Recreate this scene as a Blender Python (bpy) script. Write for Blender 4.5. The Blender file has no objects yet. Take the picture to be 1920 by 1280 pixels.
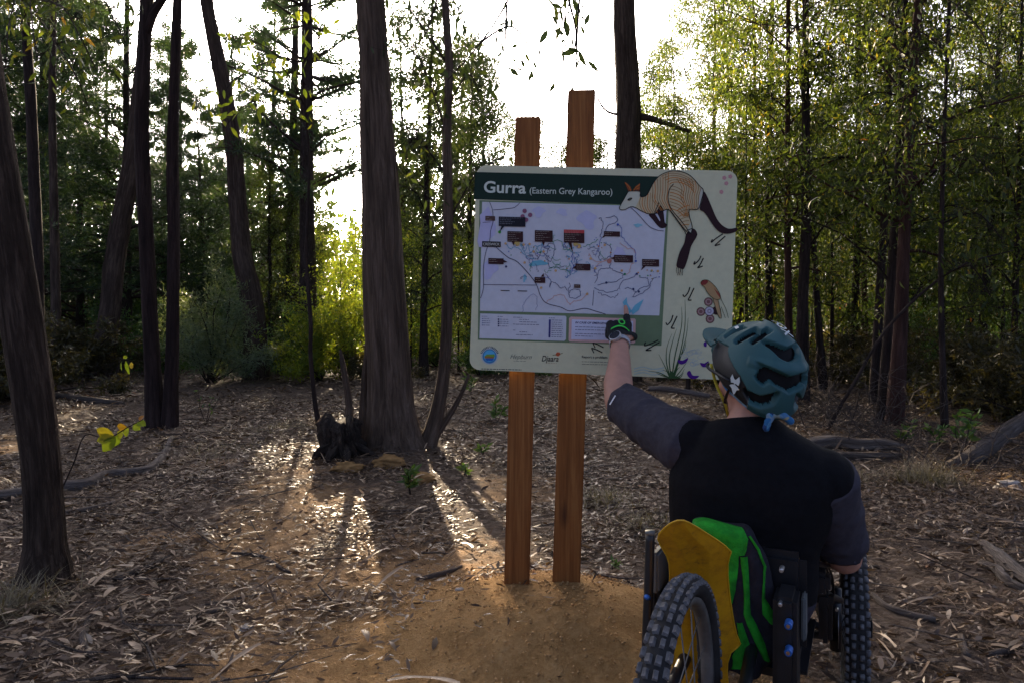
import bpy, bmesh, math, random
import numpy as np
from mathutils import Vector, Matrix, Euler
R = math.radians
scene = bpy.context.scene
C = scene.collection

# ------------------------------------------------------------------ camera, sky, sun, exposure
CAM_H = 1.14
FPX = 1280.0            # focal length in pixels of the 1920 x 1280 photograph (24 mm)
cam = bpy.data.cameras.new('camera')
cam.lens = 24.0; cam.sensor_width = 36.0; cam.sensor_fit = 'HORIZONTAL'
cam.shift_y = -40.0 / 1920.0
cam.clip_start = 0.02; cam.clip_end = 3000
camo = bpy.data.objects.new('camera', cam); C.objects.link(camo)
camo.location = (0, 0, CAM_H); camo.rotation_euler = (R(90), 0, 0)
scene.camera = camo

SUN_AZ, SUN_EL = R(-13.6), R(17.2)     # azimuth from +Y, positive to the right
world = bpy.data.worlds.new('World'); scene.world = world; world.use_nodes = True
wn = world.node_tree
for n in list(wn.nodes): wn.nodes.remove(n)
sky = wn.nodes.new('ShaderNodeTexSky'); sky.sky_type = 'NISHITA'; sky.sun_disc = False
sky.sun_elevation = SUN_EL; sky.sun_rotation = SUN_AZ
sky.air_density = 0.22; sky.dust_density = 6.0; sky.ozone_density = 1.0
bg = wn.nodes.new('ShaderNodeBackground'); bg.inputs["Strength"].default_value = 0.15
wo = wn.nodes.new('ShaderNodeOutputWorld')
wn.links.new(sky.outputs[0], bg.inputs[0]); wn.links.new(bg.outputs[0], wo.inputs[0])
sl = bpy.data.lights.new('sun', 'SUN'); sl.energy = 4.6; sl.angle = R(0.6); sl.color = (1.0, 0.80, 0.55)
so = bpy.data.objects.new('sun', sl); C.objects.link(so)
sdir = Vector((math.sin(SUN_AZ) * math.cos(SUN_EL), math.cos(SUN_AZ) * math.cos(SUN_EL), math.sin(SUN_EL)))
so.rotation_euler = sdir.to_track_quat('Z', 'Y').to_euler(); so.location = sdir * 40
vs = scene.view_settings
vs.view_transform = 'Standard'; vs.look = 'None'; vs.gamma = 1.0; vs.use_curve_mapping = False
vs.exposure = 2.22
cy = scene.cycles
cy.max_bounces = 6; cy.diffuse_bounces = 3; cy.glossy_bounces = 2; cy.transmission_bounces = 4
cy.sample_clamp_indirect = 6.0; cy.use_denoising = True
cy.caustics_reflective = False; cy.caustics_refractive = False

# ------------------------------------------------------------------ helpers
def P(px, py, d):
    """photo pixel + distance -> world point"""
    return np.array(((px - 960.0) / FPX * d, d, CAM_H - (py - 600.0) / FPX * d))

def gdist(py): return FPX * CAM_H / (py - 600.0)

def hash2(ix, iy, seed):
    h = (ix * 374761393 + iy * 668265263 + seed * 974634721) & 0xFFFFFFFF
    h = ((h ^ (h >> 13)) * 1274126177) & 0xFFFFFFFF
    return ((h ^ (h >> 16)) & 0xFFFF) / 65535.0

def vnoise(x, y, seed=0):
    x = np.asarray(x, float); y = np.asarray(y, float)
    ix = np.floor(x).astype(np.int64); iy = np.floor(y).astype(np.int64)
    fx = x - ix; fy = y - iy
    fx = fx * fx * (3 - 2 * fx); fy = fy * fy * (3 - 2 * fy)
    a = hash2(ix, iy, seed); b = hash2(ix + 1, iy, seed); c = hash2(ix, iy + 1, seed); d = hash2(ix + 1, iy + 1, seed)
    return (a * (1 - fx) + b * fx) * (1 - fy) + (c * (1 - fx) + d * fx) * fy

def fbm(x, y, seed=0, oct=4):
    s = 0; a = 0.5; f = 1.0
    for k in range(oct):
        s = s + a * (vnoise(x * f, y * f, seed + k * 17) - 0.5) * 2; a *= 0.5; f *= 2.03
    return s

def sstep(a, b, x):
    t = np.clip((x - a) / (b - a), 0, 1); return t * t * (3 - 2 * t)

def link(name, me, parent=None, mats=()):
    for m in mats: me.materials.append(m)
    o = bpy.data.objects.new(name, me); C.objects.link(o)
    if parent is not None: o.parent = parent
    return o

def tag(o, label=None, cat=None, group=None, kind=None):
    if label: o['label'] = label
    if cat: o['category'] = cat
    if group: o['group'] = group
    if kind: o['kind'] = kind
    return o

def empty(name, loc=(0, 0, 0), rot=(0, 0, 0)):
    o = bpy.data.objects.new(name, None); C.objects.link(o)
    o.location = loc; o.rotation_euler = rot; o.empty_display_size = 0.1
    return o

def mesh_np(name, verts, faces, fattr=None, vvec=None, vfl=None, smooth=False):
    """fast mesh from numpy arrays; faces (m,3) or (m,4)"""
    me = bpy.data.meshes.new(name)
    v = np.ascontiguousarray(verts, np.float32); f = np.ascontiguousarray(faces, np.int32)
    m, k = f.shape
    me.vertices.add(len(v)); me.vertices.foreach_set('co', v.ravel())
    me.loops.add(m * k); me.loops.foreach_set('vertex_index', f.ravel())
    me.polygons.add(m); me.polygons.foreach_set('loop_start', np.arange(0, m * k, k, dtype=np.int32))
    me.update(calc_edges=True)
    if smooth: me.polygons.foreach_set('use_smooth', np.ones(m, bool))
    if fattr is not None:
        a = me.attributes.new('tint', 'FLOAT', 'FACE'); a.data.foreach_set('value', np.ascontiguousarray(fattr, np.float32))
    if vvec is not None:
        a = me.attributes.new('bk', 'FLOAT_VECTOR', 'POINT'); a.data.foreach_set('vector', np.ascontiguousarray(vvec, np.float32).ravel())
    if vfl is not None:
        for nm, arr in vfl.items():
            a = me.attributes.new(nm, 'FLOAT', 'POINT'); a.data.foreach_set('value', np.ascontiguousarray(arr, np.float32))
    me.update()
    return me

class Geo:
    """collects polygons of any size, with the bark coordinate"""
    def __init__(s): s.v = []; s.f = []; s.b = []; s.n = 0
    def add(s, v, f, b=None):
        v = np.asarray(v, float)
        s.v.append(v); s.f.extend([tuple(int(i) + s.n for i in q) for q in f])
        s.b.append(np.asarray(b, float) if b is not None else v.copy()); s.n += len(v)
        return s
    def mesh(s, name, smooth=True):
        me = bpy.data.meshes.new(name)
        v = np.concatenate(s.v); me.from_pydata(v.tolist(), [], s.f)
        a = me.attributes.new('bk', 'FLOAT_VECTOR', 'POINT'); a.data.foreach_set('vector', np.ascontiguousarray(np.concatenate(s.b), np.float32).ravel())
        if smooth: me.polygons.foreach_set('use_smooth', np.ones(len(me.polygons), bool))
        me.update(); return me
    def build(s, name, mat, parent=None, smooth=True):
        return link(name, s.mesh(name, smooth), parent, [mat])

def unit(v):
    v = np.asarray(v, float); return v / (np.linalg.norm(v, axis=-1, keepdims=True) + 1e-12)

def spline(pts, rad, step):
    """Catmull-Rom through pts, resampled"""
    pts = np.asarray(pts, float); rad = np.asarray(rad, float); n = len(pts)
    out = []; ro = []
    for i in range(n - 1):
        p0 = pts[max(i - 1, 0)]; p1 = pts[i]; p2 = pts[i + 1]; p3 = pts[min(i + 2, n - 1)]
        L = np.linalg.norm(p2 - p1); k = max(1, int(math.ceil(L / step)))
        for j in range(k):
            t = j / k
            out.append(0.5 * ((2 * p1) + (-p0 + p2) * t + (2 * p0 - 5 * p1 + 4 * p2 - p3) * t * t + (-p0 + 3 * p1 - 3 * p2 + p3) * t ** 3))
            ro.append(rad[i] * (1 - t) + rad[i + 1] * t)
    out.append(pts[-1]); ro.append(rad[-1])
    return np.array(out), np.array(ro)

def tube(path, rad, sides=8, step=None, amp=0.0, seed=0, ridges=0.0, cap=True, flat=1.0):
    """tapered tube along a path -> verts, faces, bark coords"""
    if step: path, rad = spline(path, rad, step)
    path = np.asarray(path, float); rad = np.asarray(rad, float); n = len(path)
    tan = np.gradient(path, axis=0); tan = unit(tan)
    ref = np.array((1.0, 0, 0)) if abs(tan[0][0]) < 0.8 else np.array((0, 1.0, 0))
    u = unit(np.cross(tan[0], np.cross(ref, tan[0])))
    U = []
    for i in range(n):
        u = u - tan[i] * np.dot(u, tan[i]); u = u / np.linalg.norm(u); U.append(u)
    U = np.array(U); W = np.cross(tan, U)
    s = np.concatenate(([0], np.cumsum(np.linalg.norm(np.diff(path, axis=0), axis=1))))
    th = np.arange(sides) / sides * 2 * np.pi
    ct, st = np.cos(th), np.sin(th)
    rr = np.repeat(rad[:, None], sides, 1)
    if amp or ridges:
        A = np.repeat(th[None, :], n, 0); S = np.repeat(s[:, None], sides, 1)
        k = (np.cos(A) * 2.2 + seed * 3.1, S * 2.4 + np.sin(A) * 2.2 + seed * 1.7)
        rr = rr * (1 + amp * fbm(k[0], k[1], seed))
        if ridges:
            rr = rr * (1 + ridges * (vnoise(np.cos(A) * 6 + seed, np.sin(A) * 6 + S * 0.7, seed + 3) - 0.5) * 2)
    v = path[:, None, :] + U[:, None, :] * (ct[None, :, None] * rr[:, :, None]) + W[:, None, :] * (st[None, :, None] * rr[:, :, None] * flat)
    b = np.stack((np.repeat(ct[None, :], n, 0) * rr, np.repeat(st[None, :], n, 0) * rr, np.repeat(s[:, None], sides, 1)), -1)
    v = v.reshape(-1, 3); b = b.reshape(-1, 3)
    f = []
    for i in range(n - 1):
        for j in range(sides):
            k = (j + 1) % sides
            f.append((i * sides + j, i * sides + k, (i + 1) * sides + k, (i + 1) * sides + j))
    if cap:
        f.append(tuple(range(sides))[::-1]); f.append(tuple((n - 1) * sides + j for j in range(sides)))
    return v, f, b

def box_vf(cx, cy_, cz, sx, sy, sz):
    v = [(cx + a * sx / 2, cy_ + b * sy / 2, cz + c * sz / 2) for a in (-1, 1) for b in (-1, 1) for c in (-1, 1)]
    return np.array(v), [(0, 1, 3, 2), (4, 6, 7, 5), (0, 4, 5, 1), (2, 3, 7, 6), (0, 2, 6, 4), (1, 5, 7, 3)]

# ------------------------------------------------------------------ materials
def nmat(name, rough=0.7, spec=0.3):
    m = bpy.data.materials.new(name); m.use_nodes = True
    nt = m.node_tree; b = nt.nodes['Principled BSDF']
    b.inputs['Roughness'].default_value = rough; b.inputs['Specular IOR Level'].default_value = spec
    return m, nt, b

def ramp(nt, fac, stops):
    r = nt.nodes.new('ShaderNodeValToRGB'); e = r.color_ramp.elements
    e[0].position = stops[0][0]; e[0].color = (*stops[0][1], 1)
    e[1].position = stops[-1][0]; e[1].color = (*stops[-1][1], 1)
    for p, c in stops[1:-1]:
        x = e.new(p); x.color = (*c, 1)
    nt.links.new(fac, r.inputs[0]); return r

def noise(nt, vec, scale, detail=4, rough=0.6, dist=0.0):
    n = nt.nodes.new('ShaderNodeTexNoise'); n.inputs['Scale'].default_value = scale
    n.inputs['Detail'].default_value = detail; n.inputs['Roughness'].default_value = rough; n.inputs['Distortion'].default_value = dist
    if vec is not None: nt.links.new(vec, n.inputs['Vector'])
    return n.outputs[0]

def mapping(nt, vec, scale):
    m = nt.nodes.new('ShaderNodeMapping'); m.inputs['Scale'].default_value = scale; nt.links.new(vec, m.inputs[0]); return m.outputs[0]

def attr(nt, name, out='Vector'):
    a = nt.nodes.new('ShaderNodeAttribute'); a.attribute_name = name; return a.outputs[out]

def bump(nt, b, h, strength=0.5, dist=0.02):
    n = nt.nodes.new('ShaderNodeBump'); n.inputs['Strength'].default_value = strength; n.inputs['Distance'].default_value = dist
    nt.links.new(h, n.inputs['Height']); nt.links.new(n.outputs[0], b.inputs['Normal'])

def mixc(nt, fac, a, b):
    m = nt.nodes.new('ShaderNodeMix'); m.data_type = 'RGBA'
    if isinstance(fac, (int, float)): m.inputs[0].default_value = fac
    else: nt.links.new(fac, m.inputs[0])
    for s, v in ((6, a), (7, b)):
        if isinstance(v, tuple): m.inputs[s].default_value = (*v, 1)
        else: nt.links.new(v, m.inputs[s])
    return m.outputs[2]

def math_n(nt, op, a, b=None):
    m = nt.nodes.new('ShaderNodeMath'); m.operation = op
    for i, v in enumerate((a, b)):
        if v is None: continue
        if isinstance(v, (int, float)): m.inputs[i].default_value = v
        else: nt.links.new(v, m.inputs[i])
    return m.outputs[0]

def plain(name, col, rough=0.6, spec=0.3, var=0.25, scale=20.0, metal=0.0, bmp=0.0):
    m, nt, b = nmat(name, rough, spec)
    tc = nt.nodes.new('ShaderNodeTexCoord')
    n = noise(nt, tc.outputs['Object'], scale, 5, 0.65)
    lo = tuple(c * (1 - var) for c in col); hi = tuple(min(1, c * (1 + var)) for c in col)
    r = ramp(nt, n, [(0.3, lo), (0.7, hi)]); nt.links.new(r.outputs[0], b.inputs['Base Color'])
    b.inputs['Metallic'].default_value = metal
    if bmp: bump(nt, b, n, bmp, 0.01)
    return m

def bark_mat(name, dark, mid, light, sx=26.0, sz=3.0, strength=0.9):
    m, nt, b = nmat(name, 0.9, 0.15)
    bk = attr(nt, 'bk')
    n1 = noise(nt, mapping(nt, bk, (sx, sx, sz)), 1.0, 7, 0.7, 0.6)
    n2 = noise(nt, mapping(nt, bk, (sx * 0.22, sx * 0.22, sz * 0.5)), 1.0, 4, 0.6)
    n3 = noise(nt, mapping(nt, bk, (sx * 5, sx * 5, sz * 9)), 1.0, 3, 0.6)
    f = math_n(nt, 'ADD', math_n(nt, 'MULTIPLY', n1, 0.65), math_n(nt, 'MULTIPLY', n2, 0.35))
    r = ramp(nt, f, [(0.32, dark), (0.5, mid), (0.68, light)])
    c = mixc(nt, math_n(nt, 'MULTIPLY', n3, 0.35), r.outputs[0], dark)
    nt.links.new(c, b.inputs['Base Color'])
    bump(nt, b, math_n(nt, 'ADD', n1, math_n(nt, 'MULTIPLY', n3, 0.3)), strength, 0.03)
    return m

def leaf_mat(name, stops, tr_gain=2.2, tr=0.45, rough=0.45):
    m, nt, b = nmat(name, rough, 0.35)
    t = attr(nt, 'tint', 'Fac')
    r = ramp(nt, t, stops); nt.links.new(r.outputs[0], b.inputs['Base Color'])
    tl = nt.nodes.new('ShaderNodeBsdfTranslucent')
    mul = nt.nodes.new('ShaderNodeMix'); mul.data_type = 'RGBA'; mul.blend_type = 'MULTIPLY'; mul.inputs[0].default_value = 1.0
    nt.links.new(r.outputs[0], mul.inputs[6]); mul.inputs[7].default_value = (tr_gain * 1.15, tr_gain * 1.05, tr_gain * 0.35, 1)
    nt.links.new(mul.outputs[2], tl.inputs[0])
    mx = nt.nodes.new('ShaderNodeMixShader'); mx.inputs[0].default_value = tr
    nt.links.new(b.outputs[0], mx.inputs[1]); nt.links.new(tl.outputs[0], mx.inputs[2])
    nt.links.new(mx.outputs[0], nt.nodes['Material Output'].inputs[0])
    return m

M = {}
M['bark_gum'] = bark_mat('bark_gum', (0.014, 0.010, 0.007), (0.072, 0.049, 0.036), (0.175, 0.125, 0.095), 30, 2.6, 1.0)
M['bark_near'] = bark_mat('bark_near', (0.009, 0.006, 0.004), (0.056, 0.037, 0.026), (0.155, 0.108, 0.078), 55, 5.0, 1.0)
M['bark_big'] = bark_mat('bark_big', (0.022, 0.015, 0.010), (0.105, 0.073, 0.052), (0.235, 0.172, 0.128), 34, 2.2, 1.0)
M['bark_dark'] = bark_mat('bark_dark', (0.010, 0.007, 0.006), (0.036, 0.025, 0.021), (0.085, 0.060, 0.048))
M['bark_red'] = bark_mat('bark_red', (0.018, 0.009, 0.007), (0.060, 0.030, 0.023), (0.13, 0.070, 0.052), 20, 2.0)
M['bark_twin'] = bark_mat('bark_twin', (0.009, 0.006, 0.005), (0.034, 0.021, 0.018), (0.080, 0.052, 0.044), 30, 2.5, 1.0)
M['bark_pine'] = bark_mat('bark_pine', (0.014, 0.010, 0.009), (0.050, 0.036, 0.030), (0.11, 0.085, 0.070), 22, 7.0)
M['burnt'] = bark_mat('burnt_wood', (0.007, 0.006, 0.005), (0.036, 0.027, 0.022), (0.13, 0.10, 0.075), 30, 9, 1.0)
M['deadwood'] = bark_mat('deadwood', (0.045, 0.035, 0.029), (0.16, 0.128, 0.108), (0.33, 0.28, 0.235), 46, 3.5, 1.0)
M['deadwood_dark'] = bark_mat('deadwood_dark', (0.03, 0.024, 0.02), (0.10, 0.08, 0.068), (0.21, 0.175, 0.15), 40, 3.5)
M['euc'] = leaf_mat('gum_leaf', [(0, (0.013, 0.023, 0.009)), (0.45, (0.027, 0.042, 0.012)), (0.80, (0.054, 0.068, 0.016)), (0.95, (0.12, 0.105, 0.022)), (1, (0.18, 0.07, 0.022))], 3.0, 0.52)
M['euc_dark'] = leaf_mat('gum_leaf_dark', [(0, (0.015, 0.026, 0.013)), (0.6, (0.030, 0.047, 0.018)), (1, (0.07, 0.085, 0.024))], 2.1)
M['pine'] = leaf_mat('pine_needle', [(0, (0.016, 0.036, 0.022)), (0.6, (0.032, 0.062, 0.032)), (1, (0.07, 0.095, 0.035))], 1.7, 0.35)
M['bushy'] = leaf_mat('pale_bush_leaf', [(0, (0.085, 0.125, 0.07)), (0.6, (0.14, 0.185, 0.10)), (1, (0.21, 0.25, 0.125))], 1.4, 0.35)
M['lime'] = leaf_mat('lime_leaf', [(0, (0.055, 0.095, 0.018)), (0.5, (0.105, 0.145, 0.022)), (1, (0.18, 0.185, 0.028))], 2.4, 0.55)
M['seedling'] = leaf_mat('seedling_leaf', [(0, (0.035, 0.075, 0.025)), (0.6, (0.06, 0.12, 0.035)), (1, (0.11, 0.16, 0.04))], 1.8, 0.35)
M['bracken'] = leaf_mat('bracken_leaf', [(0, (0.030, 0.032, 0.016)), (0.6, (0.060, 0.055, 0.024)), (1, (0.11, 0.085, 0.035))], 1.6, 0.35)
M['straw'] = leaf_mat('dry_grass', [(0, (0.10, 0.08, 0.05)), (0.6, (0.19, 0.155, 0.095)), (1, (0.27, 0.23, 0.15))], 1.2, 0.25, 0.7)
M['litter'] = leaf_mat('leaf_litter', [(0, (0.038, 0.020, 0.010)), (0.30, (0.105, 0.060, 0.032)), (0.62, (0.21, 0.135, 0.080)), (0.86, (0.35, 0.245, 0.155)), (0.96, (0.50, 0.38, 0.26)), (1, (0.24, 0.09, 0.026))], 1.0, 0.08, 0.5)

# ------------------------------------------------------------------ ground
TRIKE_YAW = R(27.5)
def dirt_mask(x, y):
    m = np.exp(-(((x - 0.10) / 0.62) ** 2 + ((y - 2.35) / 0.55) ** 2) ** 1.5)
    pth = np.exp(-((x + 0.35 + 0.10 * (y - 2.0)) / 0.75) ** 2) * sstep(4.6, 2.4, y)
    pth2 = np.exp(-((x + 1.35 + 0.22 * (y - 4)) / 0.55) ** 2) * sstep(2.2, 3.4, y) * sstep(9.5, 5.5, y) * 0.58
    near = np.exp(-((x - 0.15) / 0.9) ** 2) * sstep(2.9, 1.9, y)
    n = fbm(x * 1.6, y * 1.6, 5)
    pat = sstep(.10, .55, fbm(x * 1.1 + 3, y * 1.1, 6)) * sstep(1.2, -.4, x) * sstep(11, 4, y) * .68
    return np.clip(np.maximum.reduce([m * 1.25, pth * (0.85 + n), pth2 * (0.8 + 1.3 * n), near, pat]), 0, 1)

def gh(x, y):
    x = np.asarray(x, float); y = np.asarray(y, float)
    r2 = ((x - 0.12) / 0.50) ** 2 + ((y - 2.50) / 0.42) ** 2
    z = 0.158 * np.exp(-r2 ** 1.6)
    far = sstep(3.0, 7.0, np.hypot(x, y))
    z = z + 0.05 * fbm(x * 0.35, y * 0.35, 9, 3) * far
    z = z + 0.012 * fbm(x * 2.3, y * 2.3, 12, 3)
    z = z + 0.10 * np.exp(-(((x + 0.95) / 0.75) ** 2 + ((y - 5.75) / 0.6) ** 2))   # rise round the big gum's foot
    return z

def axis_pts(lo, hi, fine_lo, fine_hi, fine, grow):
    a = list(np.arange(fine_lo, fine_hi + 1e-6, fine))
    s = fine; x = fine_hi
    while x < hi: s *= grow; x += s; a.append(min(x, hi))
    s = fine; x = fine_lo
    while x > lo: s *= grow; x -= s; a.insert(0, max(x, lo))
    return np.array(a)
gx = axis_pts(-1500, 1500, -3.2, 3.2, 0.028, 1.05)
gy = axis_pts(-1500, 1500, 1.0, 5.2, 0.028, 1.05)
X, Y = np.meshgrid(gx, gy)
Z = gh(X, Y)
near = sstep(9, 5, np.hypot(X, Y))
Dm = dirt_mask(X, Y)
Z += near * (0.012 * fbm(X * 9, Y * 9, 31, 3) + 0.010 * fbm(X * 24, Y * 24, 33, 3))
nx, ny = len(gx), len(gy)
idx = np.arange(nx * ny).reshape(ny, nx)
F = np.stack((idx[:-1, :-1], idx[:-1, 1:], idx[1:, 1:], idx[1:, :-1]), -1).reshape(-1, 4)
me = mesh_np('ground', np.stack((X, Y, Z), -1).reshape(-1, 3), F, smooth=True, vfl={'dirt': Dm.ravel(), 'mound': np.exp(-(((X - 0.10) / 0.70) ** 2 + ((Y - 2.42) / 0.55) ** 2) ** 1.4).ravel()})
m, nt, b = nmat('forest_floor', 0.95, 0.1)
tc = nt.nodes.new('ShaderNodeTexCoord'); oc = tc.outputs['Object']
n_big = noise(nt, oc, 1.3, 5, 0.6); n_mid = noise(nt, oc, 9.0, 6, 0.7); n_fine = noise(nt, oc, 70.0, 5, 0.75)
vor = nt.nodes.new('ShaderNodeTexVoronoi'); vor.inputs['Scale'].default_value = 34.0; vor.inputs['Randomness'].default_value = 1.0
nt.links.new(mapping(nt, oc, (1.0, 1.9, 1.0)), vor.inputs['Vector'])
soil = ramp(nt, math_n(nt, 'ADD', math_n(nt, 'MULTIPLY', n_mid, 0.55), math_n(nt, 'MULTIPLY', n_fine, 0.45)), [(0.30, (0.020, 0.013, 0.008)), (0.5, (0.066, 0.042, 0.027)), (0.72, (0.18, 0.125, 0.085))])
lit = ramp(nt, vor.outputs['Color'], [(0.2, (0.05, 0.035, 0.026)), (0.55, (0.13, 0.098, 0.075)), (0.9, (0.26, 0.21, 0.17))])
soil2 = mixc(nt, 0.45, soil.outputs[0], lit.outputs[0])
clay = ramp(nt, math_n(nt, 'ADD', math_n(nt, 'MULTIPLY', n_mid, 0.5), math_n(nt, 'MULTIPLY', n_fine, 0.5)), [(0.28, (0.19, 0.098, 0.034)), (0.5, (0.42, 0.240, 0.094)), (0.74, (0.60, 0.385, 0.18))])
earth = ramp(nt, math_n(nt, 'ADD', math_n(nt, 'MULTIPLY', n_mid, 0.5), math_n(nt, 'MULTIPLY', n_fine, 0.5)), [(0.28, (0.10, 0.058, 0.030)), (0.5, (0.25, 0.152, 0.078)), (0.74, (0.42, 0.285, 0.165))])
mfac = ramp(nt, math_n(nt, 'ADD', attr(nt, 'mound', 'Fac'), math_n(nt, 'MULTIPLY', math_n(nt, 'SUBTRACT', n_big, 0.5), 0.9)), [(0.02, (0, 0, 0)), (0.5, (1, 1, 1))])
clay_c = mixc(nt, mfac.outputs[0], earth.outputs[0], clay.outputs[0])
dm = attr(nt, 'dirt', 'Fac')
dmx = ramp(nt, math_n(nt, 'ADD', dm, math_n(nt, 'MULTIPLY', math_n(nt, 'SUBTRACT', n_mid, 0.5), 1.1)), [(0.28, (0, 0, 0)), (0.62, (1, 1, 1))])
nt.links.new(mixc(nt, dmx.outputs[0], soil2, clay_c), b.inputs['Base Color'])
bump(nt, b, math_n(nt, 'ADD', n_fine, math_n(nt, 'MULTIPLY', n_mid, 1.2)), 0.9, 0.02)
M['ground'] = m
ground = link('ground', me, None, [m]); tag(ground, 'brown forest floor with a low mound of ochre earth', 'ground', kind='structure')

# ------------------------------------------------------------------ leaf clouds
def leaf_cloud(c, d, L, W, rng, fold=0.12):
    """one quad leaf for each base point c with direction d"""
    n = len(c); d = unit(d)
    s = unit(np.cross(d, unit(rng.normal(size=(n, 3))))); nn = np.cross(s, d)
    L = L[:, None]; W = W[:, None]
    mid = c + d * L * 0.42 + nn * L * fold * rng.uniform(-1, 1, (n, 1))
    v = np.stack((c, mid + s * W / 2, c + d * L, mid - s * W / 2), 1).reshape(-1, 3)
    return v, np.arange(4 * n).reshape(n, 4)

def limb_path(p0, az, el, L, rng, droop=0.25, n=6, wig=0.08):
    pts = [np.array(p0, float)]; d = np.array((math.cos(az) * math.cos(el), math.sin(az) * math.cos(el), math.sin(el)))
    for i in range(n - 1):
        d = unit(d + rng.normal(size=3) * wig * 2 + np.array((0, 0, -droop / n * (0.5 + i / n * 2))))
        pts.append(pts[-1] + d * L / (n - 1))
    return np.array(pts)

def proto_gum(seed, H, clear, spread, r0, nlimb, per_clump, leafL=0.11, mat='euc', bark='bark_gum', sub=5, el=(20, 60), leader=True, trunk=True, dens_low=1.0):
    """returns meshes (trunk, branches, crown) standing at the origin"""
    rng = np.random.default_rng(seed)
    k = 9; zz = np.linspace(-0.1, H, k)
    wob = np.cumsum(rng.normal(size=(k, 2)) * 0.012 * H / 8, 0); wob -= wob[0]
    axis = np.stack((wob[:, 0], wob[:, 1], zz), 1)
    rad = r0 * (1 - 0.86 * (zz / H).clip(0, 1) ** 0.9); rad[0] *= 1.35
    tm = None
    if trunk:
        g = Geo(); g.add(*tube(axis, rad, 10, 0.22, 0.10, seed, 0.06)); tm = g.mesh('trunk')
    g = Geo(); cl = []
    for i in range(nlimb):
        t = clear / H + (1 - clear / H) * ((i + rng.uniform(0, 1)) / nlimb) ** dens_low
        h = t * H; p0 = np.array([np.interp(h, zz, axis[:, j]) for j in range(3)])
        rel = (t - clear / H) / (1 - clear / H + 1e-6)
        L = spread * (0.55 + 0.45 * rng.uniform()) * (1 - 0.55 * rel) * (0.7 + 0.6 * min(rel * 3, 0.5))
        pth = limb_path(p0, i * 2.4 + rng.uniform(-.5, .5), R(rng.uniform(*el)), L, rng, 0.5)
        rb = max(0.006, np.interp(h, zz, rad) * 0.38)
        g.add(*tube(pth, np.linspace(rb, 0.004, len(pth)), 5, cap=False))
        for s_ in range(sub):
            q = rng.uniform(0.3, 1.0); p1 = np.array([np.interp(q * (len(pth) - 1), range(len(pth)), pth[:, j]) for j in range(3)])
            sp = limb_path(p1, rng.uniform(0, 6.28), R(rng.uniform(-20, 55)), L * rng.uniform(0.2, 0.45), rng, 1.0, 4)
            g.add(*tube(sp, np.linspace(rb * 0.35 + 0.002, 0.002, 4), 4, cap=False))
            for p_ in sp[1:]: cl.append(p_)
    for z_ in np.linspace(max(clear, H * 0.6), H, 6):
        cl.append(np.array([np.interp(z_, zz, axis[:, j]) for j in range(3)]) + rng.normal(size=3) * 0.1)
    cl = np.array(cl)
    cnt = np.clip(per_clump * rng.gamma(0.9, 1.1, len(cl)), 0, per_clump * 4).astype(int)
    c = np.repeat(cl, cnt, 0); n = len(c)
    ct = np.repeat(rng.uniform(0, 1, len(cl)), cnt)
    c = c + rng.normal(size=(n, 3)) * np.array((0.17, 0.17, 0.15)) * (leafL / 0.11)
    d = rng.normal(size=(n, 3)) * 0.75 + np.array((0, 0, -0.85))
    v, f = leaf_cloud(c, d, leafL * rng.uniform(0.6, 1.25, n), leafL * rng.uniform(0.20, 0.34, n), rng)
    tint = np.clip(0.35 * ct + 0.65 * rng.uniform(0, 1, n) ** 1.2, 0, 1)
    return tm, g.mesh('branches'), mesh_np('crown', v, f, tint), M[bark], M[mat]

def proto_pine(seed, H, clear, spread, r0, whorls, mat='pine'):
    rng = np.random.default_rng(seed)
    k = 8; zz = np.linspace(-0.1, H, k); wob = np.cumsum(rng.normal(size=(k, 2)) * 0.01 * H / 8, 0); wob -= wob[0]
    axis = np.stack((wob[:, 0], wob[:, 1], zz), 1); rad = r0 * (1 - 0.88 * (zz / H).clip(0, 1)); rad[0] *= 1.3
    g = Geo(); g.add(*tube(axis, rad, 10, 0.25, 0.10, seed, 0.06)); tm = g.mesh('trunk')
    g = Geo(); cl = []; dirs = []
    for w in range(whorls):
        t = clear / H + (1 - clear / H) * (w + rng.uniform(0, .8)) / whorls; h = t * H
        rel = (t - clear / H) / (1 - clear / H)
        p0 = np.array([np.interp(h, zz, axis[:, j]) for j in range(3)])
        for b_ in range(rng.integers(3, 6)):
            L = spread * (1.05 - 0.85 * rel) * rng.uniform(0.6, 1.1); az = rng.uniform(0, 6.28)
            pth = limb_path(p0, az, R(rng.uniform(-8, 25) + 25 * rel), L, rng, -0.15, 6, 0.06)
            g.add(*tube(pth, np.linspace(max(.005, np.interp(h, zz, rad) * 0.28), 0.004, 6), 4, cap=False))
            for s_ in range(int(5 + L * 3.5)):
                q = rng.uniform(0.25, 1.0); p1 = np.array([np.interp(q * 5, range(6), pth[:, j]) for j in range(3)])
                sp = limb_path(p1, az + rng.uniform(-1.2, 1.2), R(rng.uniform(-10, 35)), L * 0.24, rng, 0, 3, 0.05)
                for p_ in sp: cl.append(p_); dirs.append(unit(sp[-1] - sp[0]))
    cl = np.array(cl); dirs = np.array(dirs); per = 15
    c = np.repeat(cl, per, 0); n = len(c); dd = np.repeat(dirs, per, 0)
    c = c + rng.normal(size=(n, 3)) * 0.06
    d = dd * 0.6 + rng.normal(size=(n, 3)) * 0.65 + np.array((0, 0, 0.12))
    v, f = leaf_cloud(c, d, rng.uniform(0.11, 0.20, n), rng.uniform(0.014, 0.028, n), rng, 0.03)
    tint = np.clip(np.repeat(rng.uniform(0, .6, len(cl)), per) + rng.uniform(0, .4, n), 0, 1)
    return tm, g.mesh('branches'), mesh_np('crown', v, f, tint), M['bark_pine'], M[mat]

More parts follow.
